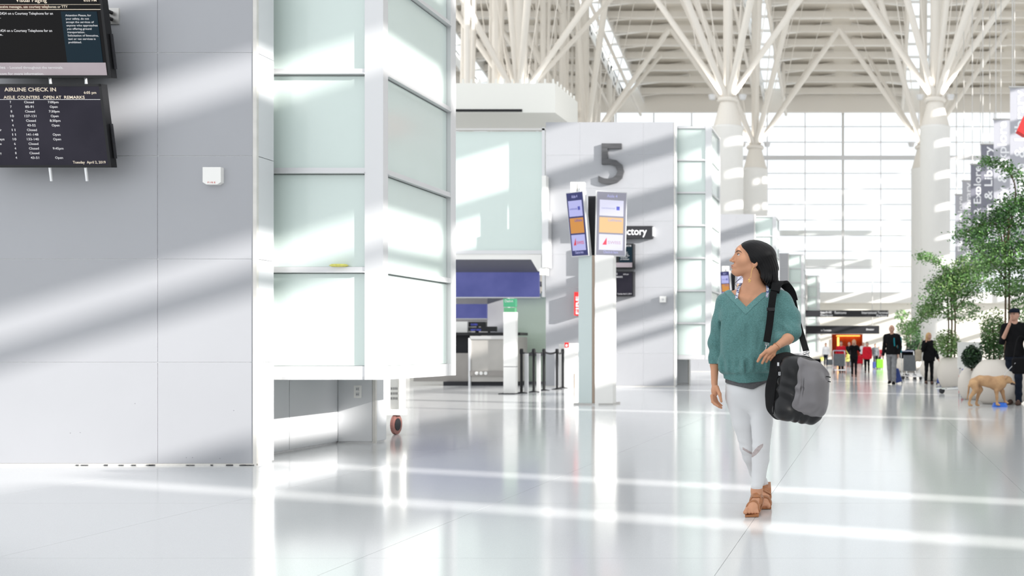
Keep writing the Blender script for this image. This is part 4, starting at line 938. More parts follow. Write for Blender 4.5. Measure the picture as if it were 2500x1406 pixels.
# feet: front (long axis towards the camera), rear
B.chain([(W(1848, 1216, -.09), .031), (W(1846, 1222, -.16), .033), (W(1838, 1240, -.24), .034), (W(1836, 1248, -.28), .022)], k=.02)
B.cone(W(1849, 1219, -.07), W(1849, 1214, -.08), .028, k=.02)
for k_, (px, r_) in enumerate([(1820, .0145), (1829, .011), (1836.5, .0105), (1843.5, .010), (1850, .009)]):
    B.cone(W(1825+5.2*k_, 1243, -.26), W(px, 1250.5+.2*k_, -.325+.011*k_), r_+.002, r_, k=.006)
B.chain([(W(1867, 1198, .23), .030), (W(1868, 1212, .15), .032), (W(1868, 1228, .07), .033), (W(1868, 1233, .03), .022)], k=.02)
for k_, (px, r_) in enumerate([(1876, .0145), (1868, .011), (1862, .010), (1857, .010), (1853, .009)]):
    B.cone(W(1875-4.2*k_, 1232, .05), W(px, 1236, -.01+.011*k_), r_+.002, r_, k=.006)
B.F[:, :, :] = B.F
body = B.mesh('body', 'skin', wom)
# face details
def ballo(name, c, r_, m, parent, n=16): return MB().ball(tuple(c), r_, n).build(name, m, parent, True)
for s in (-1, 1):
    ec = EY[0] if s < 0 else EY[1]
    e = ballo('eye', ec, .0124, 'eyew', wom)
    gz = Fv*.86+Uv*.26+Sv*.44*s; gz = gz/np.linalg.norm(gz)
    ballo('iris', ec+gz*.0077, .0062, 'iris', e, 12)
    o_ = Fv*.62+Sv*.785*s; t_ = -Fv*.785*s+Sv*.62
    lid = [ec+o_*(.0136*math.cos(a))+t_*(.0136*math.sin(a))+Uv*(.0066-.0045*(math.sin(a))**2) for a in np.linspace(-.95, .95, 9)]
    MB().sweep(lid, [.0008]+[.0015]*7+[.0008], 6).build('eyelash', 'brow', wom)
    if s > 0: bw = [B.hit(px, py, D0-.2, D0+.1) for px, py in ((1798.2, 614.4), (1799.6, 612.9), (1801.4, 612.0), (1803.4, 611.8), (1805.6, 612.3), (1807.8, 613.6), (1809.8, 615.4), (1811.6, 617.6))]
    else: bw = [B.hit(px, py, D0-.2, D0+.1) for px, py in ((1795.0, 615.6), (1794.6, 614.8))]
    MB().sweep(bw, ([.0022, .0028, .0029, .0027, .0024, .0020, .0015, .0008] if s > 0 else [.0018, .0014]), 6).build('eyebrow', 'brow', wom)
lc = Hd(1789.6, 651.6)
lp = B.crop(lc-.035, lc+.035); lp.F -= np.float32(.0007)
def lipf(X, Y, Z):
    a = (X-lc[0])*Fv[0]+(Y-lc[1])*Fv[1]; t = (X-lc[0])*Sv[0]+(Y-lc[1])*Sv[1]; c = Z-lc[2]
    return np.maximum((np.sqrt((t/.0215)**2+((c+.0004)/(.0105-.010*np.abs(t/.03)))**2)-1)*.008, -.004-a-.35*np.abs(t)+.002)
lp.isect(lipf)
lp.mesh('lips', 'lip', wom)
# hair
Hr = SDF(W(1790, 730, -.02)*[1, 0, 1]+[0, D0-.17, 0], W(1905, 578, 0)*[1, 0, 1]+[0, D0+.22, 0], .0027)
Hr.ell(Hd(1848, 626), (.112, .092, .104), axes=AX)
Hr.ell(Hd(1835, 606), (.080, .078, .050), k=.03, axes=AX)
Hr.chain([(Hd(1866, 628, -.01), .080), (Hd(1873, 655, -.01), .066), (Hd(1876, 680, -.01), .052), (W(1884, 696, .05), .042), (W(1893, 712, .09), .028)], k=.04)
Hr.chain([(Hd(1862, 655, .035), .038), (Hd(1866, 680, .045), .030), (Hd(1872, 696, .04), .018)], k=.02)
Hr.chain([(Hd(1858, 660, -.05), .040), (Hd(1862, 690, -.05), .034), (W(1872, 712, .10), .022)], k=.02)
a0 = Hd(1806, 597); a1 = Hd(1842, 655); t_ = (a1-a0)/np.linalg.norm(a1-a0); nrm = np.cross(Sv, t_); nrm = nrm*(1 if np.dot(nrm, Fv) > 0 else -1)
Hr.isect(lambda X, Y, Z: ((X-a0[0])*nrm[0]+(Y-a0[1])*nrm[1]+(Z-a0[2])*nrm[2])-.028*np.exp(-(((X-a0[0])*Sv[0]+(Y-a0[1])*Sv[1])/.035)**2)*0
         -.0045*np.sin(8+((Z-a0[2])*55)))
# open the ear and neck region
Hr.ell(Hd(1832, 668, .07), (.050, .055, .034), k=.012, op='-', axes=AX)
Hr.ell(Hd(1835, 655, .088), (.022, .026, .014), k=.006, op='-', axes=AX)
hc0 = Hd(1812, 662)
def strands(X, Y, Z):
    a = (X-hc0[0])*Fv[0]+(Y-hc0[1])*Fv[1]; t = (X-hc0[0])*Sv[0]+(Y-hc0[1])*Sv[1]; z = Z-hc0[2]
    r_ = np.sqrt(a*a+z*z); th = np.arctan2(z, -a)
    q = r_+.010*np.sin(2.2*th)+.006*th
    w_ = np.clip((1.70-Z)*9, .12, 1)
    return w_*(.0017*np.sin(q*2*PI/.017+1.5*np.sin(3*th))+.0012*np.sin(q*2*PI/.0105+2.2*np.sin(2*th+1))*np.sin(5*th)+.0010*np.sin(t*2*PI/.03+q*90))
Hr.field(strands)
Hr.mesh('hair', 'hair', wom)
stm = MB()
for k_, (pts) in enumerate([[(1814, 676, -.10), (1806, 682, -.11), (1797, 688, -.11), (1794, 693, -.11), (1799, 699, -.10), (1808, 696, -.09), (1812, 690, -.08)],
                            [(1812, 674, -.10), (1806, 679, -.11), (1800, 686, -.11), (1795, 690, -.10)],
                            [(1890, 680, .02), (1895, 688, .02), (1897, 697, .02)], [(1889, 670, .02), (1894, 682, .02), (1893, 694, .02)]]):
    q = [Vector(W(*p)) for p in pts]; q2 = []
    for a, b_ in zip(q, q[1:]): q2 += [a.lerp(b_, t) for t in (0, .5)]
    stm.sweep(q2+[q[-1]], [.0015 if k_ < 2 else .0008]*(len(q2))+[.0004], 5)
stm.build('loose_strand', 'hair', wom, True)
# earring
er = MB(); e0 = Hd(1836, 655, .085)
er.sweep([e0+Uv*.004, Hd(1831.5, 662, .088), Hd(1830, 672, .088), Hd(1829.5, 679, .088)], .0014, 6)
er.sweep([Hd(1829.5, 679, .088), Hd(1826, 681, .09), Hd(1824, 684, .09)], .0012, 6)
for dx, dy, rr_ in ((0, 0, .0058), (-2.2, 1, .0052), (2, 2, .005), (0, 3.4, .0052), (-1.5, 5.6, .004), (1.2, 5.8, .004)): er.ball(tuple(Hd(1826+dx, 685+dy, .09)), (rr_, rr_*.5, rr_*.8), 8)
er.build('earring', 'gold', wom)
# sweater
Sw = SDF(W(1722, 940, 0)*[1, 0, 1]+[0, D0-.30, 0], W(1966, 690, 0)*[1, 0, 1]+[0, D0+.22, 0], .0038)
Sw.stack([(wz(py), wx(cx), D0+cy, rx*PXM, ry) for py, cx, cy, rx, ry in [(714, 1838, .02, 50, .075), (726, 1838, .015, 72, .10), (760, 1838, -.01, 82, .135), (800, 1839, -.02, 86, .152), (850, 1841, -.02, 87, .155), (885, 1838, -.02, 82, .155), (905, 1826, -.02, 67, .148), (914, 1820, -.015, 52, .132)]], k=.02, rnd=.02)
Sw.stack([(wz(py), wx(cx), D0+cy, rx*PXM, ry) for py, cx, cy, rx, ry in [(906, 1826, -.01, 57, .137), (921, 1826, -.01, 56, .134), (934, 1826, -.01, 55, .132)]], k=.006, rnd=.008)
Sw.chain([(W(1790, 728, .02), .052), (W(1771, 738, .02), .055), (W(1757, 790, .02), .052), (W(1749, 840, .02), .050), (W(1745, 872, .015), .038), (W(1744, 886, .01), .033)], k=.035)
Sw.chain([(W(1885, 724, .02), .050), (W(1908, 734, .01), .058), (W(1925, 775, -.02), .070), (W(1932, 806, -.07), .062)], k=.05)
Sw.chain([(W(1900, 800, -.03), .07), (W(1925, 815, -.10), .052), (W(1905, 826, -.16), .040)], k=.05)
# folds
for a, b_, r_, k_ in [((1806, 762, -.155), (1782, 800, -.165), .006, .03), ((1782, 800, -.165), (1776, 870, -.155), .005, .03), ((1762, 790, -.06), (1758, 880, -.05), .010, .035),
                      ((1905, 775, -.115), (1936, 800, -.16), .006, .03), ((1896, 792, -.15), (1922, 815, -.19), .006, .025), ((1890, 760, -.14), (1905, 800, -.15), .006, .04),
                      ((1800, 880, -.175), (1794, 905, -.16), .006, .025), ((1822, 885, -.178), (1820, 907, -.16), .006, .025), ((1846, 880, -.178), (1842, 907, -.16), .006, .025), ((1868, 870, -.165), (1866, 905, -.15), .006, .025),
                      ((1858, 790, -.17), (1850, 850, -.178), .004, .03), ((1826, 800, -.178), (1824, 860, -.182), .003, .03)]:
    Sw.cone(W(*a), W(*b_), r_, k=k_, op='-')
Sw.field(lambda X, Y, Z: .0040*np.sin(38*X+9*Z)*np.sin(11*Z+1)+.0016*np.sin(80*X+30*Z)
         +.0060*np.exp(-((Z-wz(893))/.055)**2)*np.sin(88*X+2.5*np.sin(14*X)+8*Z)*np.clip((wx(1890)-X)*20, 0, 1)
         +.0075*np.exp(-((Z-wz(840))/.13)**2)*np.sin(30*X-11*Z+.8)*np.clip((wx(1885)-X)*14, 0, 1)
         +.0060*np.exp(-((X-wx(1925))/.07)**2)*np.sin(52*(X*.55+Z*.83))*np.clip((wz(745)-Z)*12, 0, 1))
Sw.isect(lambda X, Y, Z: (wz(933.5)+.24*np.maximum(0, wx(1812)-X)+.10*np.maximum(0, X-wx(1830)))-Z+0*Y)
# rolled cuff
Sw.cone(W(1744, 882, .01), W(1744, 889, .005), .034, .034, k=.006)
# V neck and neck hole
vx, vz = W(1822, 751, -.12)[0], W(1822, 751, -.12)[2]
lx, lz = W(1766, 694, 0)[0], W(1766, 694, 0)[2]; rx_, rz_ = W(1884, 694, 0)[0], W(1884, 694, 0)[2]
def half(px, pz, qx, qz, sgn):
    dx, dz = qx-px, qz-pz; L = math.hypot(dx, dz); return (-dz/L*sgn, dx/L*sgn)
nl = half(vx, vz, lx, lz, 1); nr = half(vx, vz, rx_, rz_, 1)
if nl[1] > 0: nl = (-nl[0], -nl[1])
if nr[1] > 0: nr = (-nr[0], -nr[1])
def vcut(off): return lambda X, Y, Z: -np.maximum(np.maximum(np.maximum((X-vx)*nl[0]+(Z-vz)*nl[1], (X-vx)*nr[0]+(Z-vz)*nr[1])+off, Y-(D0+.03)), (wz(758)-Z)*0-1)+0*X
Sw.isect(vcut(0)); Sw.cone(W(1832, 700, .02), W(1838, 640, .02), .072, .09, k=.01, op='-')
Sw.cone(W(1846, 700, .02), W(1848, 640, .02), .072, .09, k=.01, op='-')
# cuff opening of right sleeve (flat cut)
Sw.isect(lambda X, Y, Z: np.where(X < wx(1757), wz(888)-Z, -1.0))
bandF = Sw.clone(.0035)
bandF.isect(lambda X, Y, Z: np.maximum(np.minimum(np.maximum((X-vx)*nl[0]+(Z-vz)*nl[1], (X-vx)*nr[0]+(Z-vz)*nr[1])*-1, 1)*-1-.034, Y-(D0+.02))+0*X)
Sw.mesh('sweater', 'teal', wom)
bandF.isect(lambda X, Y, Z: (wz(775)-Z)+0*X+0*Y)
bandF.mesh('neck_band', 'tealrib', wom)
# camisole straps
for pts in ([(1809, 692, .03), (1802, 706, -.035), (1799, 722, -.065), (1797, 740, -.10)], [(1872, 690, .03), (1874, 704, -.03), (1874, 716, -.055), (1872, 726, -.07)]):
    q = []
    for p in pts: q.append(Vector(W(*p)))
    MB().ribbon(q, .017, .006, (1, 0, 0)).build('camisole_strap', 'print', wom)
# tee hem
Te = SDF(W(1760, 960, 0)*[1, 0, 1]+[0, D0-.2, 0], W(1885, 915, 0)*[1, 0, 1]+[0, D0+.2, 0], .0038)
Te.stack([(wz(py), wx(cx), D0+cy, rx*PXM, ry) for py, cx, cy, rx, ry in [(915, 1827, 0, 55, .128), (935, 1828, 0, 57, .132), (949, 1830, 0, 57, .135)]], rnd=.006)
Te.isect(lambda X, Y, Z: (wz(948)+.22*np.maximum(0, wx(1838)-X)+.55*np.maximum(0, X-wx(1845)))-Z+0*Y)
Te.mesh('grey_tee', 'tee', wom)
# trousers
Tr = SDF(W(1765, 1204, 0)*[1, 0, 1]+[0, D0-.2, 0], W(1895, 930, 0)*[1, 0, 1]+[0, D0+.36, 0], .0038)
Tr.stack([(wz(py), wx(cx), D0+cy, rx*PXM, ry) for py, cx, cy, rx, ry in [(932, 1826, 0, 55, .118), (960, 1829, .0, 56, .120), (985, 1833, .01, 50, .105), (1005, 1836, .015, 38, .075)]], k=.03, rnd=.03)
Tr.chain([(W(px, py, d), r_) for px, py, d, r_ in [(1862, 968, 0, .088), (1860, 1030, -.03, .070)]], k=.06)
Tr.chain([(W(px, py, d), r_) for px, py, d, r_ in [(1860, 1030, -.03, .073), (1858.5, 1090, -.06, .057), (1857, 1120, -.04, .0575), (1852.5, 1160, -.05, .047), (1847.5, 1190, -.09, .036), (1847, 1197, -.09, .034)]], k=.008)
T2 = SDF(W(1765, 1204, 0)*[1, 0, 1]+[0, D0-.2, 0], W(1895, 930, 0)*[1, 0, 1]+[0, D0+.36, 0], .0038)
T2.chain([(W(px, py, d), r_) for px, py, d, r_ in [(1802, 968, .01, .086), (1815, 1030, .04, .072), (1828, 1092, .07, .0555), (1834, 1112, .10, .0555), (1847, 1150, .18, .048), (1861, 1178, .235, .034), (1863, 1184, .24, .033)]], k=.02)
hh = np.clip(.5+.5*(Tr.F-T2.F)/.012, 0, 1); Tr.F = Tr.F*(1-hh)+T2.F*hh-.012*hh*(1-hh)
Tr.field(lambda X, Y, Z: .0012*np.sin(120*Z+35*X)*np.exp(-((Z-wz(1085))/.06)**2)+.0009*np.sin(150*Z-30*X)*np.exp(-((Z-wz(1188))/.05)**2))
Rp = Tr.clone(.0012)
Tr.mesh('jeans', 'whitejean', wom)
Rp.isect(lambda X, Y, Z: np.maximum(np.abs((Z-wz(1110))-np.where(X > wx(1835), .95, -.6)*(X-wx(1838)))-(.010+.013*np.sin(np.clip((X-wx(1836))/(wx(1868)-wx(1836)), 0, 1)*PI)), Y-(D0+.06))+0*X)
Rp.isect(lambda X, Y, Z: np.maximum(X-wx(1868), wx(1812)-X)+0*Y+0*Z)
Rp.mesh('knee_rip', 'rip', wom)
# sandals: leather bands cut from a shell around the feet
def sandal(toe, heel, ankle, pts, bands, zs):
    S = SDF(np.minimum.reduce([np.array(p[0]) for p in pts])-.07, np.maximum.reduce([np.array(p[0]) for p in pts])+.07, .0032)
    S.chain([(p, r_+.0042) for p, r_ in pts], k=.02)
    T_ = np.array(toe); H_ = np.array(heel); A_ = np.array(ankle)
    base = S.F.copy(); out = np.full_like(base, 1.0)
    X = S.ax[0][:, None, None]; Y = S.ax[1][None, :, None]; Z = S.ax[2][None, None, :]
    for (c, nvec, wd) in bands:
        nvec = np.array(nvec, float); nvec /= np.linalg.norm(nvec); d = np.abs((X-c[0])*nvec[0]+(Y-c[1])*nvec[1]+(Z-c[2])*nvec[2])-wd/2
        out = np.minimum(out, np.maximum(base, d))
    S.F = out.astype(np.float32); S.mesh('sandal_strap', 'tanl', wom)
f1 = [(W(1847, 1196, -.09), .033), (W(1848, 1216, -.09), .033), (W(1846, 1222, -.16), .035), (W(1838, 1240, -.24), .037), (W(1836, 1248, -.30), .032)]
sandal(W(1836, 1250, -.3), W(1849, 1220, -.06), W(1848, 1205, -.09), f1,
       [(W(1847, 1211, -.1), (0, .15, 1), .018), (W(1846, 1219, -.15), (.15, -.7, .7), .010), (W(1844, 1226, -.18), (-.35, -.7, .6), .014), (W(1842, 1233, -.2), (.45, -.75, .5), .013), (W(1838, 1240, -.25), (.1, -1, .35), .017)], None)
f2 = [(W(1864, 1186, .24), .033), (W(1867, 1198, .23), .033), (W(1868, 1212, .15), .035), (W(1868, 1228, .07), .037), (W(1868, 1234, .02), .030)]
sandal(W(1868, 1236, 0), W(1867, 1200, .26), W(1864, 1186, .24), f2,
       [(W(1866, 1190, .24), (.2, .3, 1), .012), (W(1867, 1198, .23), (.5, .2, 1), .012), (W(1868, 1212, .15), (0, -.8, .6), .03), (W(1868, 1229, .06), (0, -1, .3), .03)], None)
def sole(pts, wdt, m='tanl', heel=None):
    mb = MB(); q = [Vector(p) for p in pts]; mb.ribbon(q, wdt, .012, (1, 0, 0))
    if heel: mb.prism([Vector(heel[0])+Vector((x, y, 0)) for x, y in ((-.024, -.02), (.024, -.02), (.024, .03), (-.024, .03))], (0, 0, 0), Vector(heel[1])-Vector(heel[0]))
    mb.build('sandal_sole', m, wom)
zf = lambda p, z: [p[0], p[1], z]
sole([zf(W(1849, 0, -.05), .082), zf(W(1848, 0, -.13), .070), zf(W(1842, 0, -.20), .030), zf(W(1837, 0, -.26), .010), zf(W(1835.5, 0, -.335), .008)], .086, heel=(zf(W(1849, 0, -.06), .0), zf(W(1849, 0, -.06), .08)))
sole([zf(W(1867, 0, .26), .140), zf(W(1868, 0, .19), .110), zf(W(1868, 0, .10), .040), zf(W(1868, 0, .04), .016), zf(W(1868, 0, -.02), .009)], .082, heel=(zf(W(1870, 0, .28), .058), zf(W(1867, 0, .25), .135)))
# bracelet
wr0 = np.array(W(1895, 846.5, -.312)); ax_ = np.array(W(1877, 859, -.355))-np.array(W(1922, 828, -.17)); ax_ /= np.linalg.norm(ax_); u_ = np.cross(ax_, Uv); u_ /= np.linalg.norm(u_); v_ = np.cross(ax_, u_)
for off in (-.004, .006): MB().sweep([wr0+ax_*off*(1+.6*math.sin(t*2))+(u_*math.cos(t)+v_*math.sin(t))*.0245 for t in np.linspace(0, 2*PI, 20, endpoint=False)], .0014, 5, closed=True).build('bracelet', 'tanl', wom)

# ============================================================ HER BAG
phi = math.radians(28); n1 = np.array([math.sin(phi), -math.cos(phi), 0]); e1 = np.array([math.cos(phi), math.sin(phi), 0]); ez = np.array([0, 0, 1.0])
Dc = 6.28; Cn = np.array(P(1911, 950, Dc)); L_, T_, H_ = .325, .285, .415
cB = Cn+e1*L_/2-n1*T_/2; sB = Dc/F
zt_, zb_ = CH+(YH-868)*sB, CH+(YH-1036)*sB; cB[2] = (zt_+zb_)/2; HH = (zt_-zb_)/2
bag = empty('shoulder_bag', (cB[0], cB[1], zb_), 'black and grey duffel shoulder bag hanging at the woman\'s side', 'bag')
tl = math.radians(-9); e1t = e1*math.cos(tl)+ez*math.sin(tl); ezt = ez*math.cos(tl)-e1*math.sin(tl)
axb = [e1t, n1, ezt]
def buv(X, Y, Z): return (X-cB[0])*e1t[0]+(Y-cB[1])*e1t[1]+(Z-cB[2])*e1t[2], (X-cB[0])*ezt[0]+(Y-cB[1])*ezt[1]+(Z-cB[2])*ezt[2]
def cutc(X, Y, Z):
    u, v = buv(X, Y, Z); return .62*u+.785*v-.188
Bg = SDF(cB-.33, cB+.33, .004)
Bg.rbox(cB-n1*.015-e1t*.004, (L_/2+.002, T_/2-.015, HH), .095, axes=axb)
Bg.cone(cB-e1t*.09+ezt*HH*.62-n1*.06, cB-e1t*.09-ezt*HH*.30-n1*.06, .080, .085, k=.05)
Bg.field(lambda X, Y, Z: .0026*np.sin(30*Z+20*X)+.0018*np.sin(55*X-40*Z))
Bg.isect(cutc); Bg.mesh('bag_body', 'bagblk', bag)
M['gusset'] = mat('bag_glossy_black', (.007, .007, .008), rough=.40, spec=.35)
Gs = SDF(cB-.34, cB+.34, .0036)
Gs.rbox(cB+n1*.046-e1t*.000-ezt*.004, (L_/2-.002, T_/2-.058, HH-.006), .075, axes=axb)
def wr(X, Y, Z):
    u, v = buv(X, Y, Z)
    return .0060*np.exp(-((u+.13)/.05)**2)*np.sin(64*v+30*u+2*np.sin(20*v))+.0050*np.exp(-((v+.19)/.045)**2)*np.sin(70*u+3*np.sin(25*u))+.002*np.sin(50*u+60*v)
Gs.cone(cB+e1t*.05-ezt*.15+n1*.05, cB+e1t*.10-ezt*.15+n1*.05, .058, .058, k=.03); Gs.field(wr); Gs.isect(cutc); Gs.mesh('gusset', 'gusset', bag)
Gr = SDF(cB-.34, cB+.34, .0034)
Gr.rbox(cB+n1*.066+e1t*.034+ezt*.016, (.128, T_/2-.074, HH-.036), .045, axes=axb)
Gr.cone(cB+e1t*.045+ezt*.05+n1*.092, cB+e1t*.075-ezt*.06+n1*.090, .085, .088, k=.06)
Gr.cone(cB+e1t*.045+ezt*.03+n1*.11, cB+e1t*.050-ezt*.06+n1*.11, .068, .068, k=.06)
def bagfold(X, Y, Z):
    u, v = buv(X, Y, Z)
    return .0050*np.exp(-((u+.085)/.035)**2)*np.sin(62*v+28*u+1.5*np.sin(30*v))+.0042*np.sin(30*u+36*v)*np.exp(-((v-.15)/.07)**2)+.0022*np.exp(-((v+.12)/.03)**2)*np.sin(75*u)+.0014*np.sin(40*u-26*v)
Gr.field(bagfold); Gr.isect(cutc)
for a, b_ in [((-.055, .14), (-.035, .0)), ((-.035, .0), (-.040, -.12)), ((.10, .17), (.12, .08))]:
    Gr.cone(cB+e1t*a[0]+ezt*a[1]+n1*.150, cB+e1t*b_[0]+ezt*b_[1]+n1*.150, .005, k=.014, op='-')
Gr.mesh('front_panel', 'baggry', bag)
# zip, pulls, loops
M['zip'] = mat('zip_metal', (.45, .45, .46), rough=.25, metal=.9)
zl = [cB-e1t*(L_/2-.008+.012*math.sin(t*3))+n1*(.04+.0*t)+ezt*(.16-.34*t) for t in np.linspace(0, 1, 12)]
MB().sweep([Vector(z-e1t*.006+n1*.012) for z in zl], .0035, 6).build('zip', 'webbing', bag)
zp = Cn*1.0
for k_, (px, py) in enumerate([(1900, 889), (1903, 912)]):
    c = np.array(P(px, py, Dc-.045)); MB().box(tuple(c), (.012, .010, .022)).build('zip_slider', 'zip', bag); MB().sweep([c, c+[.004, 0, -.02], c+[.001, 0, -.05], c+[-.004, 0, -.075]], [.002, .004, .0045, .003], 6).build('zip_pull', 'webbing', bag)
MB().sweep([np.array(P(*p, Dc-.05)) for p in ((1900, 893), (1895, 903), (1896, 908), (1903, 903), (1903, 915))], .002, 6).build('pull_loop', 'webbing', bag)
for py in (918, 929): MB().sweep([np.array(P(2006, py, 6.42)), np.array(P(2018, py+1, 6.42)), np.array(P(2028, py+3, 6.42))], [.0025, .002, .0035], 6).build('pull_cord', 'webbing', bag)
# straps
def PP(px, py, d): return Vector(W(px, py, d))
def smooth(pts, n=5):
    q = []
    for i in range(len(pts)-1):
        p0, p1, p2, p3 = pts[max(i-1, 0)], pts[i], pts[i+1], pts[min(i+2, len(pts)-1)]
        for t in np.linspace(0, 1, n, endpoint=False): q.append(.5*((2*p1)+(p2-p0)*t+(2*p0-5*p1+4*p2-p3)*t*t+(3*p1-p0-3*p2+p3)*t**3))
    return q+[pts[-1]]
MB().ribbon(smooth([PP(1896, 694, -.03), PP(1889, 712, -.105), PP(1884, 745, -.155), PP(1879, 790, -.19), PP(1872, 835, -.235)]), .046, .004, (1, .3, 0)).build('front_strap', 'webbing', bag)
MB().ribbon(smooth([PP(1892, 712, -.10), PP(1896, 696, -.04), PP(1903, 689.5, .03), PP(1916, 694, .085), PP(1930, 712, .115), PP(1937, 735, .12)]), .06, .020, [(1, .3, 0)]*26).build('shoulder_pad', 'webbing', bag)
MB().ribbon(smooth([PP(1937, 735, .12), PP(1947, 780, .09), PP(1956, 815, -.05), PP(1968, 856, -.27)]), .040, .004, (1, -.2, 0)).build('rear_strap', 'webbing', bag)
MB().box(tuple(PP(1882, 755, -.166)), (.052, .014, .022)).build('strap_slider', 'black', bag)
MB().sweep([PP(1868, 838, -.245), PP(1876, 838, -.245), PP(1877, 842, -.25), PP(1868, 842, -.25)], .003, 6, closed=True).build('strap_ring', 'zip', bag)
MB().sweep([PP(1872, 842, -.25), PP(1870, 850, -.27), PP(1868, 862, -.30), PP(1868, 872, -.34)], .004, 6).build('strap_hook', 'zip', bag)
MB().sweep([PP(1960, 862, -.28), PP(1976, 856, -.28), PP(1976, 861, -.28), PP(1962, 866, -.28)], .003, 6, closed=True).build('strap_ring', 'zip', bag)
MB().sweep(smooth([PP(1969, 862, -.28), PP(1976, 870, -.29), PP(1979, 880, -.30), PP(1972, 882, -.30), PP(1970, 872, -.29)]), .0032, 6).build('strap_hook', 'zip', bag)
MB().ribbon([PP(1972, 880, -.30), PP(1980, 888, -.31), PP(1990, 900, -.33)], .03, .012, (1, -.3, .4)).build('anchor_tab', 'webbing', bag)
# ============================================================ OTHER PEOPLE (local frame: facing -Y, feet at z = 0)
def clothmat(name, c): 
    if name not in M: M[name] = mat(name, c, rough=.9, noise=.12, nscale=12, spec=.12)
    return name
clothmat('c_black', (.007, .007, .008)); clothmat('c_grey', (.24, .24, .25)); clothmat('c_red', (.55, .015, .03)); clothmat('c_white', (.72, .72, .74)); clothmat('c_denim', (.010, .014, .024)); clothmat('c_brown', (.08, .05, .04))
clothmat('c_blue', (.06, .09, .28)); clothmat('c_beige', (.42, .36, .28)); clothmat('c_teal', (.02, .22, .26)); clothmat('c_green', (.22, .55, .05)); clothmat('c_maroon', (.22, .02, .03)); clothmat('c_midgrey', (.15, .16, .17))
M['blonde'] = mat('blonde_hair', (.50, .30, .12), rough=.5, bump=.4, bscale=60, stretch=(3, 3, .4)); M['darkhair'] = mat('dark_hair', (.03, .022, .018), rough=.5); M['greyhair'] = mat('grey_hair', (.45, .42, .40), rough=.6)
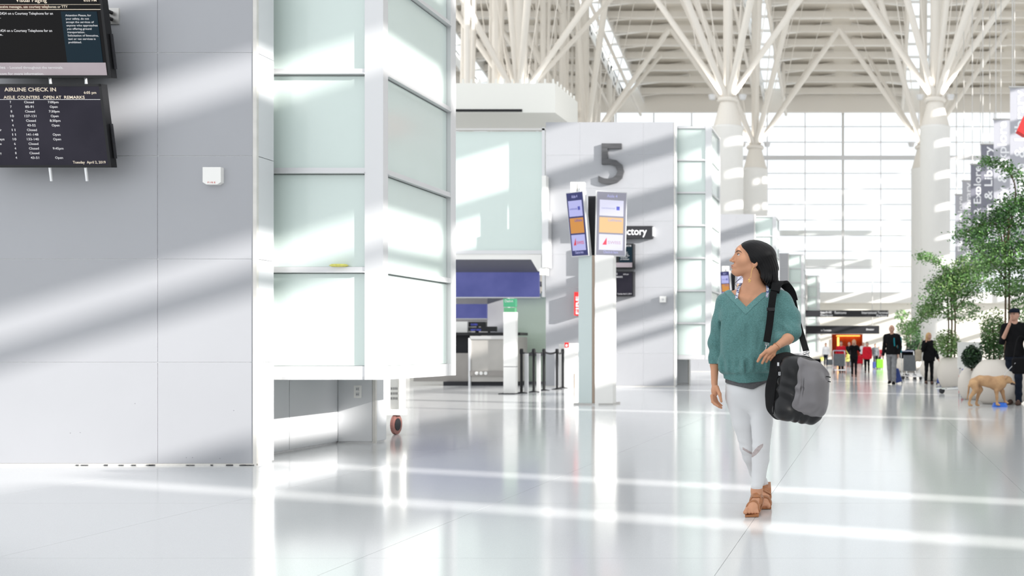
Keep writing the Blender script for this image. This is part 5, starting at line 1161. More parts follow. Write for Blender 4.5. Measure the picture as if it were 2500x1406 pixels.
def figure(label, px, py_foot, py_head, yaw=0, top='c_black', bottom='c_black', shoes='c_brown', hair='darkhair', hairstyle='short', skin='skinf', arms=None, stride=.0, female=False, res=None, D=None, hat=None, group=None, jacket=0, headyaw=0, bare=()):
    D = D or DS(py_foot); z1 = CH+(YH-py_head)*D/F; hgt = z1
    root = empty('person', ((px-XV)*D/F, D, 0), label, 'person', group); root.rotation_euler = (0, 0, yaw)
    res = res or max(.0085, min(.014, .55*D/F)); H = hgt
    lo = (-.30*H, -.30*H, 0); hi = (.30*H, .25*H, H*1.01)
    sh = .098 if female else .112
    A = arms or {}
    dl = dict(el=(-sh-.022, .012, .635), wr=(-sh-.028, -.03, .49), hd=(0, -.1, -1)); dr = dict(el=(sh+.022, .012, .635), wr=(sh+.028, -.03, .49), hd=(0, -.1, -1))
    al = {**dl, **A.get('l', {})}; ar = {**dr, **A.get('r', {})}
    v = lambda t: np.array(t, float)*H
    cy, sy = math.cos(headyaw), math.sin(headyaw); hf = np.array([sy, -cy, 0.]); hs = np.array([cy, sy, 0.]); hax = [hs, hf, [0, 0, 1]]
    hc = v((0, 0, .935))
    b_ = SDF(lo, hi, res)
    b_.ell(hc, (.045*H, .054*H, .062*H), axes=hax); b_.ell(hc+hf*.018*H+np.array([0, 0, -.025*H]), (.034*H, .036*H, .042*H), k=.02, axes=hax)
    b_.cone(hc+hf*.05*H+[0, 0, .004*H], hc+hf*.063*H+[0, 0, -.014*H], .006*H, .009*H, k=.01)
    for s in (-1, 1): b_.ell(hc+hs*s*.046*H+[0, 0, -.01*H], (.008*H, .012*H, .018*H), k=.006, axes=hax)
    b_.cone(v((0, .006, .90)), v((0, .008, .835)), .031*H, .033*H, k=.02)
    b_.cone(v((0, .008, .83)), v((-sh+.01, .008, .808)), .034*H, .03*H, k=.03); b_.cone(v((0, .008, .83)), v((sh-.01, .008, .808)), .034*H, .03*H, k=.03)
    tor = [(.83, .05, .035), (.80, .094 if female else .105, .05), (.74, .092 if female else .105, .066), (.64, .074 if female else .092, .058), (.56, .088 if female else .09, .062), (.51, .090, .060), (.49, .080, .054)]
    b_.stack([(z*H, 0, .005*H, rx*H, ry*H) for z, rx, ry in tor], k=.03)
    def arm(S, s, a, g, cut=None):
        S_ = v((s*sh, .008, .80)); E = v(a['el']); W_ = v(a['wr'])
        S.chain([(S_, .030*H+g), (E, .024*H+g), (E+(W_-E)*(cut if cut else 1), (.0165 if not cut else .0215)*H+g)], k=.02); return E, W_
    for s, a in ((-1, al), (1, ar)):
        E, W_ = arm(b_, s, a, 0)
        d = np.array(a['hd'], float); d /= np.linalg.norm(d); side = np.array([0, 1, 0.]) if abs(d[1]) < .8 else np.array([1., 0, 0]); side = side-d*side.dot(d); side /= np.linalg.norm(side); nn = np.cross(d, side)
        pc = W_+d*.028*H; b_.ell(pc, (.028*H, .023*H, .012*H), k=.008, axes=[d, side, nn])
        for q, ln in zip((-1.5, -.5, .5, 1.5), (.026, .031, .029, .022)):
            p0 = pc+d*.018*H+side*q*.0105*H; p1 = p0+d*ln*.6*H; p2 = p1+(d*.8+nn*.5*(-s))*ln*.5*H; rf = max(.0052*H, res*.62); b_.chain([(p0, rf), (p1, rf), (p2, rf*.9)], k=.003)
        b_.chain([(pc-side*.018*H, .008*H), (pc-side*.034*H+d*.015*H, max(.006*H, res*.62)), (pc-side*.036*H+d*.03*H, max(.005*H, res*.6))], k=.006)
    LG = []
    for s in (-1, 1):
        f = -stride*s
        hip = v((s*.047, .005, .50)); kn_ = v((s*.048, .35*f-.01, .285)); an = v((s*.05, .75*f+.015, .048+max(0, f)*.18))
        if s < 0: hip, kn_, an = hip, kn_, an
        b_.chain([(hip, .050*H), (kn_, .031*H), (kn_*.62+an*.38+np.array([0, .006*H, 0]), .030*H), (an, .020*H)], k=.02)
        toe = an+v((0, -.085, -.028-max(0, f)*.16)); toe[2] = max(toe[2], .016*H); heel = an+v((0, .02, -.028)); heel[2] = max(heel[2], .018*H)
        b_.chain([(an, .02*H), (heel, .018*H)], k=.01); b_.chain([(an, .019*H), (toe, .014*H)], k=.01); LG.append((hip, kn_, an, toe, heel))
    b_.mesh('body', skin, root, local=True)
    # trousers
    t = SDF((lo[0], lo[1], 0), (hi[0], hi[1], H*.62), res)
    t.stack([(z*H, 0, .005*H, (rx+.011)*H, (ry+.011)*H) for z, rx, ry in ((.585, .088, .06), (.53, .090, .064), (.465, .086, .062))], k=.02)
    for hip, kn_, an, toe, heel in LG: t.chain([(hip, .055*H), (kn_, .040*H if not female else .035*H), (kn_*.3+an*.7, .036*H if not female else .03*H), (an+[0, 0, -.004*H], .033*H if not female else .027*H)], k=.02)
    t.field(lambda X, Y, Z: .003*np.sin(42*Z+14*X)); t.isect(lambda X, Y, Z: .028*H-Z+0*X+0*Y)
    t.mesh('trousers', bottom, root, local=True)
    # top
    c = SDF((lo[0], lo[1], H*.38), (hi[0], hi[1], H*.88), res); g = .010+jacket*.008
    lowz = .50-(.05*jacket)
    secs = [(lowz, .100+.012*jacket, .076+.01*jacket), (.56, .100+.01*jacket, .074), (.64, .084+.012*jacket, .068+.006*jacket), (.74, .104 if not female else .096, .075), (.80, .100, .060), (.838, .050, .042)]
    c.stack([(z*H, 0, .005*H, rx*H+g, ry*H+g) for z, rx, ry in secs], k=.02)
    c.cone(v((0, .008, .835)), v((-sh+.01, .008, .808)), .036*H, .034*H+g, k=.03); c.cone(v((0, .008, .835)), v((sh-.01, .008, .808)), .036*H, .034*H+g, k=.03)
    arm(c, -1, al, g+.003, .92 if 'l' not in bare else .15); arm(c, 1, ar, g+.003, .92 if 'r' not in bare else .15)
    c.cone(hc, v((0, 0, .84)), .030*H, .036*H, k=.01, op='-'); c.field(lambda X, Y, Z: .0028*np.sin(36*Z+30*X)+.002*np.sin(60*X-20*Z))
    c.mesh('jacket' if jacket else 'shirt', top, root, local=True)
    # shoes
    s_ = SDF((lo[0], lo[1], -.01), (hi[0], hi[1], H*.16), res*.8)
    for hip, kn_, an, toe, heel in LG:
        s_.chain([(heel, .023*H), (toe*.6+heel*.4+[0, 0, .006*H], .024*H), (toe, .020*H)], k=.02); s_.cone(heel, an, .023*H, .022*H, k=.01)
    s_.isect(lambda X, Y, Z: .001-Z+0*X+0*Y); s_.mesh('shoes', shoes, root, local=True)
    # hair
    if hairstyle != 'bald':
        q = SDF((-.12*H, -.12*H, H*.72), (.12*H, .14*H, H*1.03), res*.8)
        q.ell(hc+[0, 0, .006*H]-hf*.006*H, (.051*H, .060*H, .066*H), axes=hax)
        if hairstyle == 'long': q.chain([(hc-hf*.02*H, .052*H), (hc-hf*.035*H+[0, 0, -.07*H], .046*H), (hc-hf*.03*H+[0, 0, -.13*H], .03*H)], k=.03)
        pl = hc+hf*.022*H+[0, 0, .03*H]
        q.isect(lambda X, Y, Z: np.minimum((X-pl[0])*hf[0]+(Y-pl[1])*hf[1]+.0*Z, .036*H+hc[2]-Z+(0 if hairstyle == 'long' else 0)) if hairstyle == 'long' else np.minimum((X-hc[0])*hf[0]+(Y-hc[1])*hf[1]+.012*H-0*Z, .034*H+hc[2]-Z))
        if hairstyle == 'short': q.isect(lambda X, Y, Z: (hc[2]-.03*H)-Z+0*X+0*Y)
        q.mesh('hair', hair, root, local=True)
    if hat:
        MB().lathe(tuple(hc+[0, 0, .022*H]), [(.056*H, 0), (.056*H, .018*H), (.048*H, .038*H), (.02*H, .047*H), (.001, .048*H)], 20, 1, 1.05).build('cap', hat, root, True, local=True)
        br = [Vector(hc+hf*(.048*H+.045*H*math.cos(a))+hs*.048*H*math.sin(a)+[0, 0, .024*H]) for a in np.linspace(-1.57, 1.57, 12)]
        MB().prism(br, (0, 0, 0), (0, 0, .007*H)).build('cap_brim', hat, root, local=True)
    if D < 35:
        for s in (-1, 1):
            MB().ball(tuple(hc+hs*s*.019*H+hf*.049*H+[0, 0, .004*H]), .0055*H, 8).build('eye', 'iris', root, True, local=True)
            MB().sweep([hc+hs*s*.010*H+hf*.056*H+[0, 0, .015*H], hc+hs*s*.020*H+hf*.054*H+[0, 0, .017*H], hc+hs*s*.029*H+hf*.047*H+[0, 0, .014*H]], .0022*H, 5).build('eyebrow', 'brow', root, local=True)
        MB().sweep([hc+hs*.014*H*t+hf*(.053*H-.004*H*abs(t))+[0, 0, -.031*H] for t in np.linspace(-1, 1, 7)], .0026*H, 5).build('mouth', 'lip', root, local=True)
    root['_H'] = H
    return root
# man with the cap, eating, holding the dog
pm = figure('man in a cap, black shirt and dark jeans holding a leash, at the right edge', 2477, 988.5, 753, yaw=-.35, top='c_black', bottom='c_denim', shoes='c_brown', hair='darkhair', hat='c_denim', headyaw=-.25, res=.0075,
            arms=dict(l=dict(el=(-.125, -.035, .655), wr=(-.028, -.118, .835), hd=(.25, .25, .9)), r=dict(el=(.14, .0, .64), wr=(.15, -.10, .54), hd=(0, -.6, -1))), stride=.06, bare=('l',))
# dog
Dd = DS(993.5); s_ = Dd/F
def G(px, py, d=0): return np.array(P(px, py, Dd+d))
dog = empty('dog', (G(2420, 0)[0], Dd, 0), 'short-haired tan greyhound-like dog standing on a leash before a white planter', 'dog')
M['tanfur'] = mat('tan_fur', (.56, .34, .17), rough=.75, col2=(.36, .20, .10), nscale=5, bump=.2, bscale=180); M['darkfur'] = mat('dark_muzzle', (.05, .035, .03), rough=.7)
q = SDF(G(2352, 1000, 0)*[1, 0, 0]+[0, Dd-.25, -.01], G(2490, 905, 0)+[0, .25, 0], .0065)
q.chain([(G(2377, 934), .085), (G(2393, 929), .085), (G(2412, 931), .095), (G(2436, 937), .125), (G(2443, 934), .11)], k=.06)
q.chain([(G(2441, 930), .085), (G(2450, 926), .065), (G(2459, 926), .058)], k=.04)
q.ell(G(2461, 927), (.075, .058, .062), k=.03); q.cone(G(2464, 930), G(2475, 935), .042, .026, k=.02)
for sy in (-1, 1):
    q.chain([(G(2458, 920, sy*.05), .026), (G(2454, 924, sy*.075), .022), (G(2452.5, 931, sy*.078), .012)], k=.008)
    # front legs
    fx = 2432 if sy < 0 else 2446; ft = (2436, 990) if sy < 0 else (2456, 985)
    q.chain([(G(2438, 940, sy*.06), .062), (G(fx+1, 955, sy*.075), .040), (G((fx*.55+ft[0]*.45), 970, sy*.075), .026), (G(ft[0]-2, ft[1]-4, sy*.075), .020), (G(ft[0], ft[1]-3, sy*.075), .020), (G(ft[0]+4, ft[1]-1.5, sy*.075), .016)], k=.02)
    # hind legs: knee forward, hock backward
    o = 0 if sy < 0 else 17
    q.chain([(G(2378+o*.3, 938, sy*.05), .085), (G(2383+o*.55, 951, sy*.075), .055), (G(2370+o, 968, sy*.075), .027), (G(2366+o*1.05, 984, sy*.075), .021), (G(2367+o*1.05, 988, sy*.075), .020), (G(2373+o, 989.5, sy*.075), .016)], k=.02)
q.chain([(G(2373, 930, 0), .030), (G(2366, 942, 0), .020), (G(2364, 958, 0), .014), (G(2361, 974, 0), .009)], k=.02)
q.isect(lambda X, Y, Z: .002-Z+0*X+0*Y)
q.mesh('body', 'tanfur', dog)
q2 = SDF(G(2466, 945, 0)-.1, G(2484, 925, 0)+.1, .005); q2.cone(G(2470.5, 935), G(2476.5, 937.5), .034, .024); q2.mesh('muzzle', 'darkfur', dog)
for sy in (-1, 1): MB().ball(tuple(G(2466, 925.5, sy*.042)), .009, 8).build('eye', 'iris', dog)
cc = G(2450, 926.5); MB().sweep([cc+np.array([.02*math.cos(t)*1, .078*math.sin(t), .066*math.cos(t)]) for t in np.linspace(0, 2*PI, 20, endpoint=False)], .010, 6, closed=True).build('collar', 'signblue', dog)
lz = MB().sweep(smooth([Vector(G(2450, 918, -.02)), Vector(G(2458, 908, -.05)), Vector(G(2468, 897, -.10)), Vector(G(2479, 886, -.18))]), .006, 6).build('leash', 'alu'); set_origin_thing(lz); tag(lz, 'grey leash between the tan dog and the man in the cap', 'leash')
ld = MB().bx(G(2433, 0)[0], G(2451, 0)[0], Dd-.1, Dd+.25, 0, .06).build('blue_dish', 'signblue'); set_origin_thing(ld)
M['brightblue'] = mat('bright_blue', (.01, .13, .62), rough=.4); ld.data.materials[0] = M['brightblue']
bm_ = MB().lathe((0, 0, 0), [(.15, 0), (.12, .075), (.115, .075), (.13, .015), (.001, .015)], 20); ld.data.clear_geometry(); ld.data.from_pydata(bm_.v, [], bm_.f); tag(ld, 'blue bowl on the floor under the front paws of the dog', 'bowl')
bgc = G(2493, 893, -.10); r = empty('messenger_bag', bgc-np.array([0, 0, .22]), 'black bag hanging beside the man with the cap', 'bag')
S = SDF(bgc-.3, bgc+.3, .01); S.rbox(bgc, (.17, .07, .15), .05); S.mesh('bag_body', 'c_black', r); MB().sweep(smooth([Vector(bgc+np.array([-.14, 0, .12])), Vector(bgc+np.array([-.05, .10, .50])), Vector(bgc+np.array([.08, .12, .50])), Vector(bgc+np.array([.14, 0, .12]))]), .012, 6).build('strap', 'webbing', r)

# bald man with backpack and blue suitcase
bmn = figure('bald man in a black shirt and grey trousers walking with a teal backpack', 2177, 938, 793, yaw=-.25, top='c_black', bottom='c_grey', shoes='c_black', hairstyle='bald', stride=.09, headyaw=-.2, arms=dict(r=dict(el=(.14, .03, .64), wr=(.12, -.03, .51))))
Dm = DS(938)
def soft_bag(name, label, px, py, wpx, hpx, D, depth, m, cat, rad=.05, parent=None):
    c = np.array(P(px, py, D)); s = D/F; r = empty(name, (c[0], D, c[2]-hpx*s/2), label, cat)
    if name == 'tote_bag': MB().sweep(smooth([Vector(c+[-wpx*s*.3, 0, hpx*s*.45]), Vector(c+[-wpx*s*.95, 0, hpx*s*1.7]), Vector(c+[wpx*s*.3, 0, hpx*s*.45])]), .02, 6).build('handle', m, r)
    S = SDF(c-[wpx*s, depth, hpx*s], c+[wpx*s, depth, hpx*s], max(.009, .5*s)); S.rbox(c, (wpx*s/2, depth/2, hpx*s/2), rad); S.field(lambda X, Y, Z: .004*np.sin(40*X)*np.sin(35*Z)); S.mesh('bag_body', m, r)
    return r, c, s
r, c, s = soft_bag('backpack', 'teal backpack on the back of the bald man', 2194, 842, 16, 40, Dm+.34, .20, 'c_teal', 'backpack')
MB().ribbon(smooth([Vector(P(2188, 826, Dm+.24)), Vector(P(2186, 818, Dm+.05)), Vector(P(2183, 826, Dm-.13)), Vector(P(2184, 845, Dm-.14))]), .035, .012, (1, 0, 0)).build('strap', 'c_teal', r)
def suitcase(label, px, pyb, wpx, hpx, m, D=None, lean=0, handle=.35, group='rolling suitcases'):
    D = D or DS(pyb); s = D/F; w_ = wpx*s; hh = hpx*s; r = empty('suitcase', ((px-XV)*s, D, 0), label, 'suitcase', group)
    S = SDF((-w_*.7, -.25, .02), (w_*.7, .25, hh+.1), max(.01, .5*s)); S.rbox((0, 0, hh/2+.05), (w_/2, .12, hh/2), .04); 
    for x in np.linspace(-w_*.3, w_*.3, 4): S.cone((x, -.125, .12), (x, -.125, hh), .006, k=.008, op='-')
    S.mesh('shell', m, r, local=True)
    for sx in (-1, 1):
        for sy in (-1, 1): MB().tube((sx*w_*.38-.012, sy*.08, .03), (sx*w_*.38+.012, sy*.08, .03), .03, 10).build('wheel', 'black', r, local=True)
    MB().path([(-w_*.22, .06, hh), (-w_*.22, .06, hh+handle), (w_*.22, .06, hh+handle), (w_*.22, .06, hh)], .01, 6).build('handle', 'mid', r, local=True)
    r.rotation_euler = (0, lean, 0); return r
suitcase('blue suitcase rolling behind the bald man', 2196, 937, 17, 34, 'c_blue', lean=-.28)
# blonde woman
fw = figure('blonde woman in a black jacket and black trousers standing by the planters', 2268, 938, 812, yaw=.2, top='c_black', bottom='c_black', shoes='c_brown', hair='blonde', hairstyle='long', female=True, jacket=1, stride=.05, headyaw=.5,
            arms=dict(l=dict(el=(-.14, -.02, .66), wr=(-.09, -.10, .80), hd=(.2, -.2, 1)), r=dict(el=(.135, .0, .63), wr=(.16, -.07, .50), hd=(.3, -.5, -1))))
r, c, s = soft_bag('handbag', 'beige shoulder bag on the arm of the blonde woman', 2242, 868, 16, 30, DS(938)-.1, .16, 'c_beige', 'bag', .06)
MB().sweep([Vector(P(2240, 855, DS(938)-.1)), Vector(P(2249, 832, DS(938)-.05)), Vector(P(2254, 826, DS(938))), Vector(P(2247, 855, DS(938)-.1))], .012, 6).build('strap', 'c_beige', r)
suitcase('dark blue suitcase standing right of the blonde woman', 2291, 940, 12, 34, 'c_blue', lean=.25, handle=.15)
# crowd at the far end
crowd = [
 dict(label='woman in dark clothes raising both hands to her face, left of the woman in red', px=2085, py_foot=920, py_head=829, top='c_black', bottom='c_black', hair='blonde', hairstyle='long', female=True, stride=.05, arms=dict(l=dict(el=(-.15, -.05, .70), wr=(-.05, -.10, .84), hd=(.4, 0, 1)), r=dict(el=(.15, -.05, .70), wr=(.06, -.10, .84), hd=(-.4, 0, 1)))),
 dict(label='woman in a red jacket and black trousers walking in the far crowd', px=2117, py_foot=911, py_head=835, top='c_red', bottom='c_black', female=True, jacket=1, stride=.06),
 dict(label='person in a red vest and white sleeves behind a luggage cart', px=2053, py_foot=909, py_head=833, top='c_red', bottom='c_black', stride=.04),
 dict(label='person in white shirt and dark trousers striding at the far left of the crowd', px=2016, py_foot=894, py_head=837, top='c_white', bottom='c_denim', stride=.14),
 dict(label='person in dark clothes with pale hair standing behind the cart pusher', px=2073, py_foot=896, py_head=836, top='c_black', bottom='c_midgrey', hair='greyhair', stride=.04),
 dict(label='person in dark clothes just right of the woman in the red jacket', px=2137, py_foot=898, py_head=839, top='c_midgrey', bottom='c_black', stride=.04),
 dict(label='person in dark red top farther back beside the green suitcase', px=2146, py_foot=894, py_head=846, top='c_maroon', bottom='c_black', stride=.05),
 dict(label='person in a white hat and pale top behind the woman in the red jacket', px=2108, py_foot=893, py_head=836, top='c_white', bottom='c_denim', hair='greyhair', stride=.02),
]
for c_ in crowd: figure(group='crowd at the far end of the hall', **c_)
suitcase('bright green suitcase in the far crowd', 2148, 901, 17, 22, 'c_green', handle=.3)
suitcase('small blue suitcase in front of the far crowd, beside the green one', 2134, 901, 8, 16, 'c_blue', handle=.4)
soft_bag('tote_bag', 'bright red bag carried by the woman raising her hands', 2099, 878, 15, 20, DS(918), .25, 'c_red', 'bag')
soft_bag('tote_bag', 'yellow bag beside the red-vested cart pusher', 2068, 874, 12, 18, DS(906), .25, 'yellow', 'bag')
soft_bag('duffel_bag', 'black duffel lying on the floor at the far left of the crowd', 1994, 883, 20, 14, DS(892), .4, 'c_black', 'bag')
soft_bag('duffel_bag', 'dark bag on the floor behind the striding person in white', 2025, 884, 16, 14, DS(893), .4, 'c_midgrey', 'bag')
soft_bag('backpack', 'small orange and yellow backpack near the striding person in white', 2006, 876, 9, 10, DS(890)+1, .3, 'yellow', 'backpack')
# luggage carts
def cart(label, px, pyb, D=None, yaw=0, sc=1.0, ad=False, load=None):
    D = D or DS(pyb); r = empty('luggage_cart', ((px-XV)*D/F, D, 0), label, 'cart', 'luggage carts'); r.rotation_euler = (0, 0, yaw); r.scale = (sc,)*3
    f = MB()
    for sx in (-1, 1): f.path([(sx*.25, -.45, .12), (sx*.28, .35, .14), (sx*.27, .42, .55), (sx*.26, .48, 1.0)], .016, 8)
    f.path([(-.26, .48, 1.0), (.26, .48, 1.0)], .018, 8); f.path([(-.25, -.45, .12), (.25, -.45, .12)], .016, 8)
    f.build('frame', 'chrome', r, local=True)
    MB().tube((-.24, .49, 1.0), (.24, .49, 1.0), .026, 10).build('handle_grip', 'c_blue', r, local=True)
    for k in range(5): MB().tube((-.26, -.38+.17*k, .135), (.26, -.38+.17*k, .135), .009, 6).build('deck_bar', 'chrome', r, local=True)
    MB().bx(-.25, .25, .30, .33, .30, .86).build('back_panel', 'c_midgrey' if not ad else 'signblue', r, local=True)
    for sx in (-1, 1): MB().tube((sx*.24-.02, .36, .09), (sx*.24+.02, .36, .09), .09, 16).build('wheel', 'dark', r, local=True)
    MB().tube((-.02, -.42, .07), (.02, -.42, .07), .07, 14).build('wheel', 'dark', r, local=True)
    return r
cart('luggage cart pushed by the red-vested person', 2050, 910, yaw=.1)
cart('silver luggage cart left of the blonde woman', 2232, 927, yaw=.5)
cart('second luggage cart tucked behind the blonde woman', 2243, 922, yaw=.9)
cart('luggage cart with a blue advertising panel left of the small white planter', 2336, 960, yaw=-1.1, ad=True)
soft_bag('duffel_bag', 'dark duffel loaded on the cart between the bald man and the blonde woman', 2216, 866, 40, 18, DS(925), .5, 'c_black', 'bag')
soft_bag('jacket_bundle', 'dark blue bundle on the cart handle beside the blonde woman\'s bag', 2222, 857, 26, 8, DS(925)-.3, .3, 'c_denim', 'jacket')
# white poster box and red case by the planters
D_ = 22.5; r = empty('white_stand', (X_(2368, D_), D_, 0), 'white upright poster stand behind the dark shrub', 'stand'); 
MB().bx(X_(2338, D_), X_(2398, D_), D_, D_+.06, Z_(900, D_), Z_(835, D_)).build('board', 'white', r); MB().bx(X_(2342, D_), X_(2346, D_), D_, D_+.05, 0, Z_(898, D_)).bx(X_(2390, D_), X_(2394, D_), D_, D_+.05, 0, Z_(898, D_)).build('leg', 'alu', r)
suitcase('red suitcase partly hidden behind the small round planter', 2347, 948, 12, 48, 'c_red', D=23.0, handle=.1)

# ============================================================ PLANTERS AND TREES
def planter(px, pyb, rpx, rimpx, label, flat=.78):
    D = DS(pyb); s = D/F; R = rpx*s; zr = CH+(YH-rimpx)*s; r = empty('planter', ((px-XV)*s, D, 0), label, 'planter', 'round white planters')
    a0 = -math.asin(min(.93, (zr*.5)/(R*1.0))) if zr*.5 < R else -1.2
    prof = []
    for t in np.linspace(0, 1, 16):
        z = zr*t; u = (t-.5)*2*.80; prof.append((R*math.sqrt(1-u*u), z))
    rim = prof[-1][0]; prof += [(rim-.03, zr), (rim-.04, zr-.08)]
    MB().lathe((0, 0, 0), prof, 40).build('bowl', 'planter', r, True, local=True)
    MB().lathe((0, 0, 0), [(rim-.04, zr-.10), (rim*.5, zr-.06), (.01, zr-.05)], 24).build('soil', 'soil', r, local=True)
    return r, D, zr
planter(2446, 985, 76, 878, 'largest round white planter behind the dog')
planter(2378, 975, 40, 899, 'small round white planter left of the dog, holding the dark shrub')
planter(2322, 946, 34, 872, 'round white planter behind the cart with the blue panel')
planter(2290, 930, 44, 870, 'white planter right behind the blonde woman')
planter(2216, 908, 34, 868, 'far white planter left of the blonde woman')
for k, c_ in enumerate([(.10, .23, .06), (.17, .33, .10), (.05, .13, .04), (.28, .40, .15), (.028, .06, .03)]): M['leaf%d' % k] = mat('leaves_%d' % k, c_, rough=.45, spec=.4, noise=.3, nscale=3)
M['bark'] = mat('bark', (.13, .08, .05), rough=.9, noise=.3, nscale=20)
def leaves(name, pts, size, m, parent, up=.5):
    n = len(pts); c = np.array(pts); th = rng.uniform(0, 2*PI, n); tilt = rng.normal(0, up, n)
    d = np.stack([np.cos(th)*np.cos(tilt), np.sin(th)*np.cos(tilt), np.sin(tilt)-.25], 1); d /= np.linalg.norm(d, axis=1)[:, None]
    rnd_ = rng.normal(size=(n, 3)); rnd_[:, 2] *= .4; s = np.cross(d, np.array([0, 0, 1.0])+rnd_*.6); s /= np.linalg.norm(s, axis=1)[:, None]+1e-9; nrm = np.cross(s, d)
    L = size*rng.uniform(.7, 1.3, n)[:, None]
    v = np.stack([c-d*L*.5, c+s*L*.24+nrm*L*.05, c+d*L*.5, c-s*L*.24+nrm*L*.05], 1).reshape(-1, 3)-np.array(wloc(parent))
    me = bpy.data.meshes.new(name); me.vertices.add(4*n); me.vertices.foreach_set('co', v.astype(np.float32).ravel()); q = np.arange(4*n).reshape(n, 4)
    tri = np.concatenate([q[:, [0, 1, 2]], q[:, [0, 2, 3]]]); me.loops.add(len(tri)*3); me.loops.foreach_set('vertex_index', tri.astype(np.int32).ravel()); me.polygons.add(len(tri)); me.polygons.foreach_set('loop_start', np.arange(0, len(tri)*3, 3, dtype=np.int32)); me.update(calc_edges=True)
    me.materials.append(M[m]); o = link_obj(name, me, parent); o['kind'] = 'stuff'; return o
def blob(px, py, rx, ry, D, n, dy=.8):
    s = D/F; u = rng.normal(size=(n, 3)); u /= np.linalg.norm(u, axis=1)[:, None]; u *= rng.uniform(.25, 1, n)[:, None]**.5
    c = np.array(P(px, py, D)); return c+u*np.array([rx*s, dy, ry*s])
def spray(poly, t, D, n, dy=.5):
    s = D/F; out = []; P_ = [np.array(P(*p, D+random.uniform(-.3, .3))) for p in poly]; L = [np.linalg.norm(b-a) for a, b in zip(P_, P_[1:])]; tot = sum(L)
    for a, b, l in zip(P_, P_[1:], L):
        k = max(1, int(n*l/tot)); u = rng.uniform(0, 1, k)[:, None]; out.append(a+(b-a)*u+rng.normal(size=(k, 3))*np.array([t*s*.5, dy*.5, t*s*.42]))
    return np.concatenate(out)
def tree(px, pyb, D, label, trunkpx, trunktop, items, size, branches=(), group='indoor trees', base=None):
    r = empty('indoor_tree', ((px-XV)*D/F, D, base if base is not None else Z_(pyb, D)), label, 'tree', group)
    tb = MB()
    for tx, tt in zip(trunkpx, trunktop): tb.sweep(smooth([Vector(P(tx, pyb, D)), Vector(P(tx+2, (pyb+tt)/2, D)), Vector(P(tx-1, tt, D))], 4), .020 if D < 24 else .024, 8)
    tb.build('trunk', 'bark', r, True)
    bb = MB()
    for poly in branches:
        q = smooth([Vector(P(*p, D)) for p in poly], 4); bb.sweep(q, list(np.linspace(.020, .006, len(q))), 6)
    if branches: bb.build('branch', 'bark', r)
    for m_, lst in items.items():
        pts = np.concatenate([spray(a[0], a[1], D, a[2], a[3] if len(a) > 3 else .5) if isinstance(a[0], list) else blob(*a[:4], D, a[4], a[5] if len(a) > 5 else .8) for a in lst]); leaves('foliage', pts, size, m_, r)
    return r
tree(2453, 880, 20.4, 'nearest indoor tree with layered green branches, in the largest planter', [2453, 2462], [560, 500],
     {'leaf0': [([(2395, 394), (2425, 396), (2455, 408), (2490, 432), (2530, 470)], 16, 900, .4), ([(2360, 560), (2420, 530), (2470, 505), (2540, 480)], 36, 1700), ([(2330, 575), (2375, 572), (2430, 556), (2500, 550)], 22, 1000), ([(2450, 500), (2500, 490), (2560, 500)], 30, 800)],
      'leaf1': [([(2375, 600), (2430, 610), (2500, 600), (2560, 600)], 34, 1500), ([(2400, 655), (2450, 640), (2520, 640)], 40, 1500), (2460, 700, 60, 26, 1000), (2500, 760, 40, 40, 700)],
      'leaf2': [(2440, 590, 90, 30, 1000), (2470, 530, 60, 26, 900), (2490, 680, 60, 60, 900)]}, .075,
     [[(2453, 640), (2440, 560), (2410, 545), (2345, 572)], [(2454, 600), (2480, 470), (2450, 405), (2400, 395)], [(2453, 680), (2420, 640), (2380, 605)], [(2454, 650), (2490, 600), (2540, 560)]], base=.8)
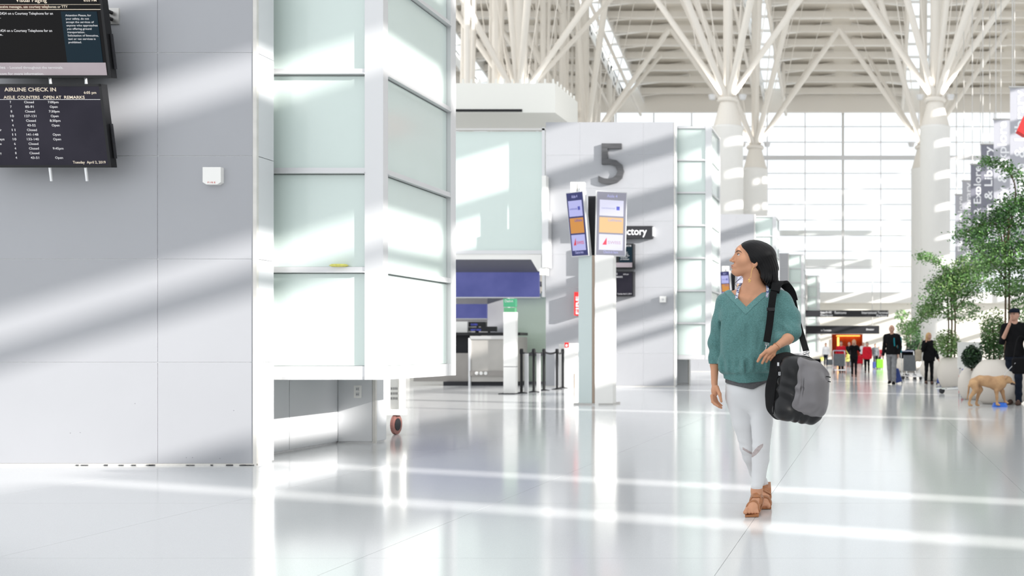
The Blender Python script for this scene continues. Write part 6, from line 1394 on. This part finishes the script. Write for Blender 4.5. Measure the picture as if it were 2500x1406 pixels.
tree(2322, 880, 28.45, 'second indoor tree spreading light green branches left of the nearest one', [2330, 2322, 2314], [690, 700, 720],
     {'leaf1': [([(2240, 628), (2262, 626), (2290, 640), (2320, 665)], 15, 700, .4), ([(2250, 755), (2290, 735), (2340, 700), (2400, 690)], 34, 1900), ([(2220, 820), (2235, 790), (2262, 760), (2290, 745)], 20, 900), ([(2290, 700), (2340, 672), (2400, 660)], 36, 1700), (2345, 760, 55, 30, 900)],
      'leaf0': [([(2262, 700), (2300, 690), (2350, 660)], 24, 900), ([(2270, 730), (2330, 715), (2390, 720)], 30, 1100), (2380, 640, 50, 26, 700)],
      'leaf3': [(2320, 700, 60, 36, 500), (2350, 650, 50, 25, 400), (2270, 760, 30, 20, 300)]}, .085,
     [[(2330, 760), (2318, 690), (2290, 640), (2245, 628)], [(2322, 780), (2290, 750), (2255, 770), (2225, 815)], [(2330, 760), (2380, 700), (2420, 680)]], base=.8)
tree(2425, 885, 21.6, 'bushy olive green shrub rising behind the largest planter', [2425, 2415, 2440], [800, 810, 790], {'leaf0': [(2428, 820, 36, 50, 1500, .5)], 'leaf2': [(2425, 850, 38, 32, 900, .5)], 'leaf3': [(2425, 790, 34, 40, 500, .5)]}, .07, base=.8, group='shrubs in planters')
tree(2316, 880, 28.5, 'pale olive shrub behind the round planters, right of the blonde woman', [2312, 2322], [820, 815], {'leaf3': [(2312, 835, 34, 34, 900, .6)], 'leaf1': [(2315, 845, 34, 30, 1000, .6)]}, .08, base=.8, group='shrubs in planters')
tree(2372, 905, 21.2, 'small dark green shrub in the small round planter', [2372], [870], {'leaf4': [(2372, 872, 25, 28, 1300, .3), ([(2372, 880), (2378, 850), (2374, 838)], 6, 100, .1)], 'leaf2': [(2372, 866, 22, 24, 200, .3)]}, .08, base=.8, group='shrubs in planters')
tree(2216, 876, 48.2, 'distant green tree behind the luggage carts', [2212, 2220], [800, 790], {'leaf2': [(2228, 825, 26, 40, 900, 1)], 'leaf1': [(2215, 800, 30, 20, 500, 1), (2200, 770, 18, 14, 200, 1)], 'leaf4': [(2232, 850, 22, 20, 500, .8)]}, .13, base=.8)
# far white seats and clutter along the planters

for px0, py0, D_, (hx, hy) in ((2099, 878, DS(918), (2093, 852)), (2068, 874, DS(906), (2062, 852))):
    pass
# lettering too small to pick apart singly
for o in bpy.data.objects:
    if o.name.split('.')[0] == 'lettering' and len(o.data.polygons) > 60: o['kind'] = 'stuff'
